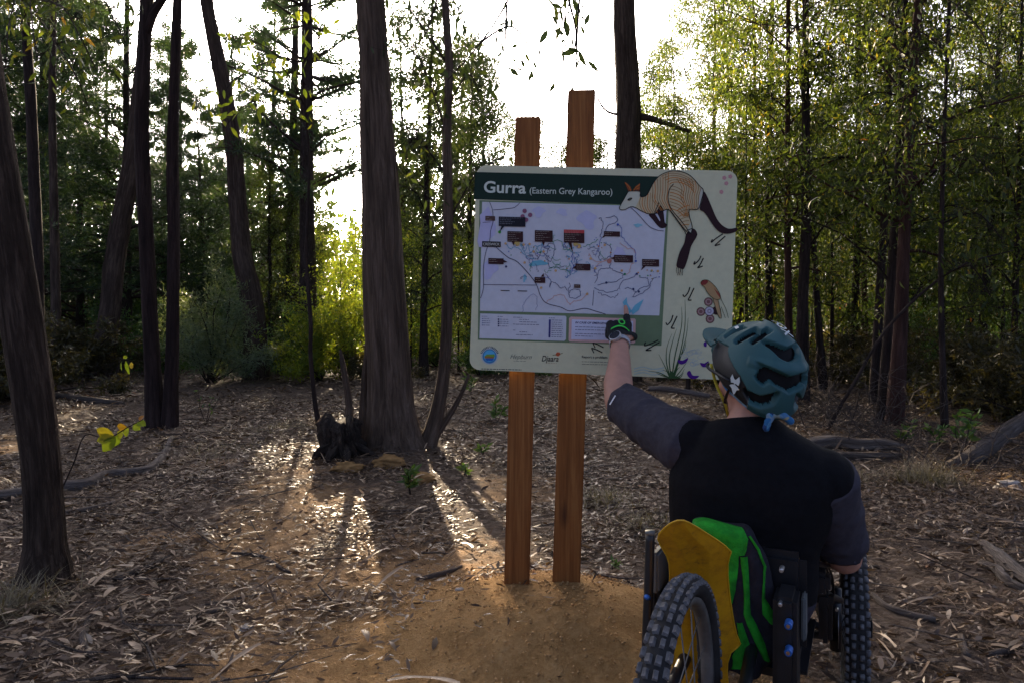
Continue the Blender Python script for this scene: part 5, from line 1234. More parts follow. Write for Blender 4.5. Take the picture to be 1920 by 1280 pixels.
def build_person():
    g = Geo(); torso(g)
    # neck and head
    chain(g, [(.622, 1.785, .84), (.628, 1.79, .90), HEAD + np.array((0, 0, -.04))], [.062, .056, .062])
    hyaw = R(13); fw = np.array((-math.sin(hyaw), math.cos(hyaw), 0)); rt = np.array((math.cos(hyaw), math.sin(hyaw), 0))
    H0 = HEAD + np.array((0, 0, -.015))
    v = []; bm = bmesh.new(); bmesh.ops.create_uvsphere(bm, u_segments=28, v_segments=20, radius=1)
    for q in bm.verts: p = H0 + rt * q.co.x * .076 + fw * q.co.y * .095 + np.array((0, 0, 1.)) * q.co.z * .118; q.co = Vector(p)
    vv = [tuple(q.co) for q in bm.verts]; ff = [tuple(x.index for x in f_.verts) for f_ in bm.faces]; bm.free(); g.add(vv, ff)
    chain(g, [H0 + fw * .035 + np.array((0, 0, -.07)), H0 + fw * .072 + np.array((0, 0, -.098))], [.058, .034])               # jaw, chin
    chain(g, [H0 + fw * .088 + np.array((0, 0, .01)), H0 + fw * .112 + np.array((0, 0, -.028))], [.012, .015])                 # nose
    chain(g, [H0 + fw * .085 + rt * -.02 + np.array((0, 0, -.058)), H0 + fw * .085 + rt * .02 + np.array((0, 0, -.058))], [.012, .012])  # lips
    for s in (-1, 1):                                                                                                       # ears, brows, cheeks
        chain(g, [H0 + rt * s * .078 + fw * -.008 + np.array((0, 0, .018)), H0 + rt * s * .082 + fw * -.012 + np.array((0, 0, -.004)), H0 + rt * s * .077 + fw * -.002 + np.array((0, 0, -.032))], [.013, .015, .009])
        chain(g, [H0 + rt * s * .04 + fw * .07 + np.array((0, 0, -.03)), H0 + rt * s * .055 + fw * .05 + np.array((0, 0, -.02))], [.022, .022])
        chain(g, [H0 + rt * s * .018 + fw * .086 + np.array((0, 0, .028)), H0 + rt * s * .045 + fw * .075 + np.array((0, 0, .028))], [.012, .012])
    # left arm, pointing at the map
    fa = unit(WR_L - EL_L)
    chain(g, [SH_L, SH_L * .5 + EL_L * .5 + np.array((0, 0, -.006)), EL_L], [.070, .055, .046])
    chain(g, [EL_L, EL_L + (WR_L - EL_L) * .3 + np.array((-.004, 0, -.004)), EL_L + (WR_L - EL_L) * .7, WR_L], [.046, .047, .036, .0285])
    # right arm, hand resting on the grip
    chain(g, [SH_R, SH_R * .5 + EL_R * .5, EL_R], [.072, .060, .047]); chain(g, [EL_R, EL_R * .65 + WR_R * .35, WR_R], [.046, .045, .029])
    # legs stretched forward beside the frame
    side = np.array((hy, -hx, 0)); fwd = np.array((hx, hy, 0))
    for s in (-1, 1):
        hip = PELV + side * s * .09 + fwd * .04; kn = hip + fwd * .40 + side * s * .04 + np.array((0, 0, .06)); an = kn + fwd * .28 + np.array((0, 0, -.28))
        chain(g, [hip, hip * .5 + kn * .5, kn], [.088, .078, .058]); chain(g, [kn, kn * .65 + an * .35, an], [.057, .056, .036]); chain(g, [an, an + fwd * .14 + np.array((0, 0, .0))], [.038, .030])
    # right hand
    rh = unit(np.array((hx, hy, -.05)))
    chain(g, [WR_R, WR_R + rh * .075], [.030, .040])
    me = remesh(g, 'person', .0065, 8)
    # hands are meshed finer and joined into the body surface
    body = me
    root = np.array((PELV[0], PELV[1], .30))
    def hand(wr, U, Wd, N, curl, pose):
        """U along the hand, Wd towards the thumb, N out of the back of the hand"""
        h = Geo(); kn0 = wr + U * .085
        chain(h, [wr - U * .03, wr + U * .02], [.0265, .026])
        for k, wv in enumerate((.030, .010, -.010, -.029)):
            chain(h, [wr + U * .012 + Wd * wv * .6, kn0 + Wd * wv - U * .004 * k], [.020, .0145], 10)
        L = ((.046, .028, .022), (.050, .031, .023), (.046, .029, .022), (.036, .022, .019))
        for k, wv in enumerate((.030, .010, -.010, -.029)):
            p = kn0 + Wd * wv - U * .004 * k; a = 0.0; pts = [p]
            for j in range(3):
                a += pose[k][j]; d = U * math.cos(a) - N * math.sin(a); p = p + d * L[k][j]; pts.append(p)
            chain(h, pts, [.0115, .0100, .0092, .0075], 10)
        tb = wr + U * .028 + Wd * .030; pts = [tb, tb + (U * .5 + Wd * .55 - N * .45) * .046, tb + (U * .5 + Wd * .55 - N * .45) * .046 + (U * .75 + Wd * .0 - N * .6) * .034, tb + (U * .5 + Wd * .55 - N * .45) * .046 + (U * .75 - N * .6) * .034 + (U * .6 - Wd * .45 - N * .6) * .026]
        chain(h, pts, [.0165, .0128, .0112, .0085], 10)
        return h
    U = unit(TIP - WR_L); bk = np.array((.10, -1., .45)); N = unit(bk - U * np.dot(bk, U)); Wd = np.cross(U, N); Wd = Wd if Wd[0] > 0 else -Wd
    # turn so that the index finger ends on the map
    TIPL = .085 + .096
    wr = WR_L
    hl = hand(wr, U, Wd, N, 0, ((.02, .06, .05), (1.25, 1.45, .9), (1.35, 1.5, .9), (1.4, 1.5, .9)))
    ml = remesh(hl, 'hand', .0030, 5)
    U2 = rh; N2 = unit(np.array((.45, -.25, .85)) - U2 * np.dot(np.array((.45, -.25, .85)), U2)); W2 = np.cross(N2, U2)
    hr = hand(WR_R + rh * .01, U2, W2, N2, 0, ((1.0, 1.3, .8),) * 4); mr = remesh(hr, 'hand', .0034, 4)
    bm = bmesh.new(); bm.from_mesh(body); bm.from_mesh(ml); bm.from_mesh(mr); bmesh.ops.translate(bm, verts=bm.verts, vec=Vector(-root)); bm.to_mesh(body); bm.free()
    body.polygons.foreach_set('use_smooth', np.ones(len(body.polygons), bool)); body.materials.clear()
    person = link('person', body, None, [M['skin']]); person.location = root
    tag(person, 'rider in black jersey and teal helmet seated on the trike, pointing at the map', 'person')
    T = Matrix.Translation(Vector(-root))
    def child(name, me, mat):
        me.transform(T); me.materials.clear(); return link(name, me, person, [mat])
    # jersey: torso and two charcoal sleeves with creases
    g = Geo(); torso(g, .017); chain(g, [SH_L * .75 + np.array((.62, 1.79, .76)) * .25, SH_L], [.070, .076]); chain(g, [SH_R * .75 + np.array((.64, 1.785, .74)) * .25, SH_R], [.078, .084]); chain(g, [(.622, 1.785, .83), (.624, 1.786, .872)], [.085, .071])
    me = remesh(g, 'jersey', .0075, 10)
    def fold_t(co, nr):
        a = co[:, 2] * 16 + 2.5 * vnoise(co[:, 0] * 9, co[:, 2] * 5, 61); k = sstep(.50, .62, co[:, 2]) * sstep(.86, .78, co[:, 2])
        d = .008 * np.sin(a + co[:, 0] * 12) * (.1 + vnoise(co[:, 0] * 7, co[:, 2] * 6, 62)) ** 1.5 + .011 * fbm(co[:, 0] * 6, co[:, 2] * 9, 63)
        return co + nr * np.maximum(d * (1 - .3 * k), -.0045)[:, None]
    mesh_edit(me, fold_t); mesh_bisect(me, (0, 0, .395), (0, 0, -1)); mesh_bisect(me, (.62, 1.78, .884), (.0, .25, 1)); jersey = child('jersey', me, M['jersey'])
    for nm, a, b_, r, sd, lab in (('sleeve', SH_L, EL_L, (.084, .068, .061), 1, 'charcoal left sleeve bunched above the raised elbow'), ('sleeve', SH_R, EL_R, (.088, .073, .060), 2, 'charcoal right sleeve')):
        ax = unit(b_ - a); L = np.linalg.norm(b_ - a); e1 = unit(np.cross(ax, (0, 0, 1.))); e2 = np.cross(e1, ax); n = 60; sd_ = 40; v = []
        t0 = -.10; t1 = .95 if sd == 1 else .84
        for i in range(n + 1):
            t = t0 + (t1 - t0) * i / n; rr = np.interp(t, (-.1, 0, .5, 1), (r[0] * .72,) + r)
            for j in range(sd_):
                th = j / sd_ * 6.2832; cr = .0042 * max(0, math.sin(t * 17 + 2.4 * math.sin(th + sd) + 7 * float(vnoise(t * 3, math.cos(th) * 1.5 + math.sin(th), sd * 7)))) ** 1.5 * float(vnoise(math.cos(th) * 2 + 5, t * 4, sd + 9)) * 2.0 * float(sstep(0, .35, t)) + .007 * float(fbm(math.cos(th) * 2 + t * 3, math.sin(th) * 2 + t * 5, sd * 5))
                p = a + ax * L * t + (e1 * math.cos(th) + e2 * math.sin(th)) * (rr + cr); p[2] -= .010 * max(0, -(e1[2] * math.cos(th) + e2[2] * math.sin(th))) * math.sin(math.pi * t); v.append(p)
        f = [(i * sd_ + j, i * sd_ + (j + 1) % sd_, (i + 1) * sd_ + (j + 1) % sd_, (i + 1) * sd_ + j) for i in range(n) for j in range(sd_)]
        k = len(v)
        for j in range(sd_): p = v[n * sd_ + j]; q = a + ax * L * (t1 - .03); c_ = a + ax * L * t1; v.append(c_ + (p - c_) * .93 - ax * .03)      # turned-in hem
        f += [(n * sd_ + j, n * sd_ + (j + 1) % sd_, k + (j + 1) % sd_, k + j) for j in range(sd_)]
        me = mesh_np('sleeve', np.array(v), np.array(f), smooth=True); o = child(nm, me, M['sleeve']); o['label'] = lab
    # small reflective tab near the left hem
    c0 = SH_L + (EL_L - SH_L) * .88; ax = unit(EL_L - SH_L); vw = unit(np.array((0, 0, CAM_H)) - c0); vw = unit(vw - ax * np.dot(vw, ax)); s_ = np.cross(ax, vw)
    c1 = c0 + vw * .0635 - s_ * .006; me = mesh_np('hem_tab', np.array([c1 - s_ * .016 - ax * .003, c1 + s_ * .016 - ax * .003, c1 + s_ * .016 + ax * .002, c1 - s_ * .016 + ax * .002]) + vw * .004, np.array([[0, 1, 2, 3]])); child('hem_tab', me, plain('white_tab', (.6, .6, .62), .5))
    # trousers and shoes
    g = Geo(); loft(g, [((.605, 1.84, .345), .17, .125, BYAW), ((.605, 1.83, .42), .197, .147, BYAW), ((.607, 1.82, .47), .182, .136, BYAW)], 28, 2.3)
    for s in (-1, 1):
        hip = PELV + side * s * .09 + fwd * .04; kn = hip + fwd * .40 + side * s * .04 + np.array((0, 0, .06)); an = kn + fwd * .28 + np.array((0, 0, -.28))
        chain(g, [hip, hip * .5 + kn * .5, kn], [.098, .090, .072]); chain(g, [kn, kn * .5 + an * .5, an + np.array((0, 0, .05))], [.070, .066, .050])
    child('trousers', remesh(g, 'trousers', .009, 8), M['trouser'])
    for s in (-1, 1):
        hip = PELV + side * s * .09 + fwd * .04; kn = hip + fwd * .40 + side * s * .04 + np.array((0, 0, .06)); an = kn + fwd * .28 + np.array((0, 0, -.28))
        g = Geo(); chain(g, [an + np.array((0, 0, .02)), an + np.array((0, 0, -.03)), an + fwd * .08 + np.array((0, 0, -.03)), an + fwd * .17 + np.array((0, 0, -.02))], [.045, .047, .046, .036]); child('shoe', remesh(g, 'shoe', .008, 5), M['shoe'])
    # glove on the pointing hand: palm and the roots of the fingers
    g = hand(wr, U, Wd, N, 0, ((.02, .06, .05), (1.25, 1.45, .9), (1.35, 1.5, .9), (1.4, 1.5, .9)))
    me = remesh(g, 'glove', .0030, 5); mesh_edit(me, lambda co, nr: co + nr * .0028)
    itip = wr + U * .085 + Wd * .030
    def keep(c):
        q = np.array(c) - wr; u = np.dot(q, U); w = np.dot(q, Wd)
        if u < .006 + .012 * w / .03: return False
        if u > .128 and w > .012: return False
        return True
    mesh_cut(me, keep); glove = child('glove', me, M['glove']); glove['label'] = 'black fingerless glove with lime green ring and wave'
    # lime print on the back of the glove
    def patch(pts, name, hgt=.031):
        v = []
        for (uu, ww) in pts: v.append(wr + U * uu + Wd * ww + N * (hgt - 9.0 * ww * ww))
        return v
    n = 22; v = []
    for i in range(n):
        a = i / n * 6.2832
        for r_ in (.0075, .0125): v.append(wr + U * (.070 + r_ * 1.15 * math.sin(a)) + Wd * (.004 + r_ * math.cos(a)) + N * (.0255 - 6 * (.004 + r_ * math.cos(a)) ** 2))
    f = [(2 * i, 2 * i + 1, 2 * ((i + 1) % n) + 1, 2 * ((i + 1) % n)) for i in range(n)]
    o = child('glove_ring', mesh_np('glove_ring', np.array(v), np.array(f)), M['lime_print']); o.parent = glove
    v = []; n = 16
    for i in range(n + 1):
        w = -.034 + .066 * i / n; u0 = .033 + .010 * math.sin(math.pi * i / n)
        for e_ in (0, .007): v.append(wr + U * (u0 + e_) + Wd * w + N * (.0285 - 11 * w * w))
    f = [(2 * i, 2 * i + 1, 2 * i + 3, 2 * i + 2) for i in range(n)]
    o = child('glove_wave', mesh_np('glove_wave', np.array(v), np.array(f)), M['lime_print']); o.parent = glove
    # wrist watch
    c = EL_L + (WR_L - EL_L) * .955; ax = fa; nrm = unit(np.array((-.55, -1, .25)) - ax * np.dot(np.array((-.55, -1, .25)), ax)); sd2 = np.cross(ax, nrm)
    w0 = Geo(); v = []; n = 32; prof = [(-.009, .0335), (.009, .0335), (.009, .0355), (-.009, .0355)]
    for i in range(n):
        a = i / n * 6.2832
        for t, r_ in prof: v.append(c + ax * t + (nrm * math.cos(a) + sd2 * math.sin(a)) * r_)
    f = [(i * 4 + j, i * 4 + (j + 1) % 4, ((i + 1) % n) * 4 + (j + 1) % 4, ((i + 1) % n) * 4 + j) for i in range(n) for j in range(4)]
    band = child('wrist_watch', mesh_np('wrist_watch', np.array(v), np.array(f), smooth=False), plain('watch_strap', (.45, .45, .47), .5)); band['label'] = 'pale grey wrist watch with dark round face'
    def disc(r0, h0, h1, mat, nm):
        v = []; n = 28
        for h_, r_ in ((h0, r0), (h1, r0), (h1 + .0008, r0 * .9)):
            for i in range(n): a = i / n * 6.2832; v.append(c + nrm * h_ + (ax * math.cos(a) + sd2 * math.sin(a)) * r_)
        f = [(k * n + i, k * n + (i + 1) % n, (k + 1) * n + (i + 1) % n, (k + 1) * n + i) for k in range(2) for i in range(n)] + [tuple(2 * n + i for i in range(n))]
        me = bpy.data.meshes.new(nm); me.from_pydata([tuple(q) for q in v], [], f); o = child(nm, me, mat); o.parent = band
    disc(.0215, .031, .0405, plain('watch_case', (.50, .50, .52), .3, .5, .05, metal=.6), 'watch_case'); disc(.0185, .0405, .0425, plain('watch_face', (.015, .017, .024), .15, .5), 'watch_face')
    return person, child, H0, fw, rt
person, pchild, H0, HFW, HRT = build_person()

# helmet -------------------------------------------------------------
def build_helmet():
    pitch = R(10); up0 = np.array((0, 0, 1.)); fw = unit(HFW * math.cos(pitch) + up0 * math.sin(pitch)); rt = HRT; up = np.cross(rt, fw)
    roll = R(-5); rt, up = rt * math.cos(roll) + up * math.sin(roll), up * math.cos(roll) - rt * math.sin(roll)
    cen = H0 + np.array((0, 0, .028))
    RX, RY, RZ = .112, .148, .122
    def surf(a, ph, k=1.0):
        """a: 0 = front, + to the wearer's left; ph: angle from the crown"""
        a = np.asarray(a, float); ph = np.asarray(ph, float); s, c = np.sin(ph), np.cos(ph)
        back = np.clip(-np.cos(a), 0, 1)
        rx = RX * (1 + .02 * back); ry = RY * (1 + .04 * back); rz = RZ
        x = -rx * s * np.sin(a) * k; y = ry * s * np.cos(a) * k; z = rz * np.where(c > 0, c, c * (1.12 + .35 * back)) * k
        z = z + .010 * np.cos(ph * 2) * back
        return cen + x[..., None] * rt + y[..., None] * fw + z[..., None] * up
    # vents: (azimuth, polar, half az, half polar, turn) in degrees of the shell, mirrored
    V = [(180, 55, 21, 7.5, 0), (180, 86, 24, 8, 0), (147, 84, 7, 7, 30), (150, 107, 15, 5.5, -10), (136, 38, 6, 14, 35), (112, 42, 7, 15, 30), (80, 42, 8, 13, 15), (45, 48, 7, 16, 0), (15, 45, 5, 18, 0)]
    def vent(a, ph):
        m = np.full(np.shape(a), 9.0)
        for (va, vp, ha, hp, tr) in V:
            for s in ((1,) if va in (0, 180) else (1, -1)):
                da = (np.degrees(a) - s * va + 180) % 360 - 180; dp = np.degrees(ph) - vp; da = da * np.sin(np.clip(ph, .3, 2.8)); t = R(tr) * s
                u, w = da * math.cos(t) + dp * math.sin(t), -da * math.sin(t) + dp * math.cos(t); ha2 = ha * math.sin(R(max(vp, 20)))
                tr_ = 1 + .35 * np.clip(w / hp, -1, 1) * (1 if va == 180 else .6); m = np.minimum(m, ((np.abs(u) / ha2 * tr_) ** 8 + (np.abs(w + .25 * np.abs(u)) / hp) ** 8) ** (1 / 8))
        return m
    def edge(a):
        b_ = -np.cos(a); return R(84) + R(28) * sstep(-.7, .2, b_) + R(12) * sstep(.2, 1, b_)
    na, npn = 240, 130; A = np.linspace(-np.pi, np.pi, na + 1)[:-1]; t = np.linspace(0.004, 1, npn)
    AA = np.repeat(A[None, :], npn, 0); PP = t[:, None] * edge(A)[None, :]
    m = vent(AA, PP)
    lower = (PP / edge(A)[None, :]) 
    blackm = ((np.abs(np.degrees(AA)) > 42) & (np.abs(np.degrees(AA)) < 96 + 40 * sstep(60, 108, np.degrees(PP))) & (np.degrees(PP) > 62))
    ridge = .030 * np.exp(-((np.abs(np.degrees(AA)) - 158) * np.sin(PP) / 7) ** 2) * sstep(R(25), R(60), PP) * sstep(R(112), R(80), PP) + .022 * np.exp(-((np.degrees(AA) / 16) ** 2))
    shelf = .035 * sstep(R(62), R(70), PP) * sstep(R(78), R(71), PP) * (np.abs(np.degrees(AA)) > 128)
    k = 1 + ridge + shelf - .11 * sstep(1.16, .88, m) - .055 * blackm * sstep(0, 1, 1) - .04 * sstep(.94, 1.0, lower)
    pts = surf(AA, PP, 1.0) ; ctr = cen
    pts = ctr + (pts - ctr) * k[..., None]
    idx = np.arange(na * npn).reshape(npn, na); F = np.stack((idx[:-1], np.roll(idx[:-1], -1, 1), np.roll(idx[1:], -1, 1), idx[1:]), -1)
    mm = (m[:-1] + m[1:] + np.roll(m, -1, 1)[:-1] + np.roll(m, -1, 1)[1:]) / 4
    bl = blackm[:-1]
    teal_f = F[(mm > .9) & ~bl].reshape(-1, 4); black_f = F[(mm > .9) & bl].reshape(-1, 4)
    M['teal'] = plain('teal_helmet', (.027, .090, .096), .55, .3, .12, 9)
    M['liner'] = plain('helmet_liner', (.006, .006, .007), .8, .2)
    V_ = pts.reshape(-1, 3)
    def used(f):
        u, inv = np.unique(f, return_inverse=True); return V_[u], inv.reshape(f.shape)
    v, f = used(teal_f); helmet = pchild('helmet', mesh_np('helmet', v, f, smooth=True), M['teal']); helmet['label'] = 'teal mountain bike helmet with dark vents and black lower sides'
    v, f = used(black_f); o = pchild('side_panel', mesh_np('side_panel', v, f, smooth=True), M['black']); o.parent = helmet
    A2 = np.linspace(-np.pi, np.pi, 49)[:-1]; t2 = np.linspace(.01, .99, 24); AB = np.repeat(A2[None, :], 24, 0); PB = t2[:, None] * edge(A2)[None, :]
    pl = cen + (surf(AB, PB) - cen) * .87; ix = np.arange(48 * 24).reshape(24, 48); fl = np.stack((ix[:-1], np.roll(ix[:-1], -1, 1), np.roll(ix[1:], -1, 1), ix[1:]), -1).reshape(-1, 4)
    o = pchild('liner', mesh_np('liner', pl.reshape(-1, 3), fl, smooth=True), M['liner']); o.parent = helmet
    # peak
    n1, n2 = 26, 12; v = []
    for i in range(n1 + 1):
        a = R(-72 + 144 * i / n1); ext = .085 * math.cos(R(-72 + 144 * i / n1) * 1.15) ** .7 if abs(-72 + 144 * i / n1) < 78 else 0
        for j in range(n2 + 1):
            q = j / n2; base = surf(a, R(66), 1.035); out = base + fw * ext * q * 1.05 + up * (ext * q * .18 - .020 * (1 - math.cos(a)) * q) - rt * 0
            v.append(out)
    v = np.array(v); nn = (n1 + 1) * (n2 + 1); v2 = v - up * .006; f = []
    for i in range(n1):
        for j in range(n2):
            q = i * (n2 + 1) + j; f.append((q, q + 1, q + n2 + 2, q + n2 + 1)); f.append((nn + q, nn + q + n2 + 1, nn + q + n2 + 2, nn + q + 1))
    for i in range(n1): q = i * (n2 + 1) + n2; f.append((q, nn + q, nn + q + n2 + 1, q + n2 + 1))
    for i in (0, n1):
        for j in range(n2): q = i * (n2 + 1) + j; f.append((q, nn + q, nn + q + 1, q + 1))
    o = pchild('peak', mesh_np('peak', np.concatenate((v, v2)), np.array(f), smooth=False), M['teal']); o.parent = helmet
    # marks on the shell
    def on_shell(a0, p0, uv, k, rot=0.0):
        """uv in metres in the tangent plane at (a0, p0), laid on the shell"""
        out = []
        for u, w in uv:
            u, w = u * math.cos(rot) - w * math.sin(rot), u * math.sin(rot) + w * math.cos(rot)
            a = R(a0) - u / (.128 * max(math.sin(R(p0)), .25)); ph = R(p0) - w / .125; out.append(surf(np.array(a), np.array(ph), k))
        return np.array(out)
    M['mark'] = plain('pale_mark', (.50, .55, .55), .5, .4, .05)
    fox = [(-11, 9), (-8, 17), (-2, 10), (2, 10), (8, 17), (11, 9), (9, 1), (12, -5), (6, -8), (3, -15), (0, -19), (-3, -15), (-6, -8), (-12, -5), (-9, 1)]
    def mark(name, polys, a0, p0, k, sc, rot=0.0):
        vv = []; ff = []; c0 = 0
        for q in polys:
            p_ = on_shell(a0, p0, [(x * sc, y * sc) for x, y in q], k, rot); vv += [tuple(x) for x in p_]; ff.append(tuple(range(c0, c0 + len(q)))); c0 += len(q)
        me = bpy.data.meshes.new(name); me.from_pydata(vv, [], ff); o = pchild(name, me, M['mark']); o.parent = helmet
    half = [(0, 9.5), (-2, 10), (-8, 17), (-11, 9), (-9, 1), (-3, 3), (0, 1)]; lowh = [(0, 1), (-3, 0), (-8, -2), (-12, -5), (-6, -8), (-3, -15), (0, -19)]
    mir = lambda q: [(-x, y) for x, y in q][::-1]
    mark('helmet_emblem', [half, mir(half), lowh, mir(lowh)], 118, 100, .985, .0012)
    v, f = text_mesh('FOX', .02); v = (v - np.array((v[:, 0].mean(), .36))) * .034
    p_ = []
    for tx_, ty_ in v:
        x = .014 + ty_; y = -.058 - tx_; z = RZ * math.sqrt(max(.05, 1 - (x / RX) ** 2 - (y / (RY * 1.03)) ** 2)); q = cen + rt * x + fw * y + up * (z + .010); p_.append(cen + (q - cen) * 1.03)
    me = bpy.data.meshes.new('helmet_lettering'); me.from_pydata([tuple(x) for x in p_], [], f); o = pchild('helmet_lettering', me, M['mark']); o.parent = helmet
    mark('sticker', [[(-9, -5), (9, -5), (9, 5), (-9, 5)]], 82, 36, 1.04, .0009, .3)
    # rear cradle rim and chin strap
    g = Geo(); a = np.linspace(R(40), R(112), 9); g.add(*tube(np.concatenate((np.array([surf(np.array(q), np.array(R(98))) for q in a]) * 1.0,)), np.full(9, .004), 6)); 
    o = pchild('rim', g.mesh('rim'), M['black']); o.parent = helmet
    ear = H0 - HRT * .086; chin = H0 + HFW * .05 + np.array((0, 0, -.125)) - HRT * .02
    for sg in (0, 1):
        st = surf(np.array(R(62 if sg == 0 else 118)), np.array(R(94)), .93); mid = H0 - HRT * .080 + HFW * .014 + np.array((0, 0, -.062)); g = Geo(); g.add(*tube([st, (st + mid) / 2 - HRT * .006, mid, mid * .4 + chin * .6 - HRT * .012, chin], [.0042] * 5, 8, .02, flat=.3)); o = pchild('strap', g.mesh('strap'), plain('yellow_strap', (.45, .36, .03), .7) if sg == 0 else M['black']); o.parent = helmet
    # bandana under the helmet, knotted at the nape
    m, nt, b = nmat('bandana_cloth', .85, .15); tc = nt.nodes.new('ShaderNodeTexCoord'); vo = nt.nodes.new('ShaderNodeTexVoronoi'); vo.inputs['Scale'].default_value = 55; nt.links.new(tc.outputs['Object'], vo.inputs['Vector'])
    r = ramp(nt, vo.outputs['Color'], [(.15, (.02, .05, .14)), (.4, (.03, .16, .36)), (.55, (.20, .30, .38)), (.7, (.04, .20, .40)), (.9, (.45, .36, .05))]); nt.links.new(r.outputs[0], b.inputs['Base Color'])
    g = Geo(); n = 30; v = []
    for i in range(n + 1):
        a = R(70) + R(220) * i / n; p0 = surf(np.array(a), np.array(float(edge(np.array(a))) - R(6)), .86); v += [p0, p0 - up * .030 + (cen - p0) * .10]
    f = [(2 * i, 2 * i + 1, 2 * i + 3, 2 * i + 2) for i in range(n)]
    ban = pchild('bandana', mesh_np('bandana', np.array(v), np.array(f), smooth=True), m)
    kn = surf(np.array(R(172)), np.array(R(114)), .93) - up * .012
    g = Geo(); chain(g, [kn - rt * .010, kn + rt * .010], [.011, .011], 10); chain(g, [kn, kn - rt * .012 - up * .016, kn - rt * .014 - up * .034], [.007, .010, .009], 10); chain(g, [kn, kn + rt * .022 + up * .002 - fw * .008, kn + rt * .038 + up * -.008 - fw * .014], [.007, .011, .010], 10)
    me = remesh(g, 'knot', .003, 3); mesh_edit(me, lambda co, nr: co + nr * (.004 * fbm(co[:, 0] * 60, co[:, 2] * 60, 5))[:, None]); o = pchild('knot', me, m); o.parent = ban
build_helmet()

# ------------------------------------------------------------------ the trike
fwd = np.array((math.sin(TRIKE_YAW), math.cos(TRIKE_YAW), 0)); side = np.array((fwd[1], -fwd[0], 0)); UP = np.array((0, 0, 1.))
RW = np.array((.307, 1.254, .34)); FR = np.array((1.0, 2.0, .25)); FL = FR - side * .46
M['rubber'] = plain('tyre_rubber', (.12, .118, .122), .9, .15, .55, 45, bmp=.4)
M['rubber_dark'] = plain('tyre_side', (.022, .021, .021), .85, .25, .3, 25)
M['alloy'] = plain('dusty_rim', (.13, .12, .11), .5, .4, .4, 18, metal=.3)
M['metal'] = plain('bolt_steel', (.55, .56, .58), .3, .5, .1, metal=.9)
M['bluebolt'] = plain('blue_anodised', (.03, .14, .50), .35, .5, .15, metal=.4)
M['frame'] = plain('frame_black', (.010, .010, .012), .4, .45, .25, 20)
M['grey_panel'] = plain('grey_panel', (.12, .13, .13), .6, .3, .2, 14)
TROOT = np.array((RW[0] + fwd[0] * .5, RW[1] + fwd[1] * .5, 0.0))
trike = empty('adaptive_trike', TROOT); tag(trike, 'black three-wheeled off-road trike with knobbly tyres and yellow mudguard', 'trike')
def tr_mesh(name, me, mat, parent=trike, mi=None):
    me.transform(Matrix.Translation(Vector(-TROOT))); return link(name, me, parent, [mat] if not isinstance(mat, list) else mat)

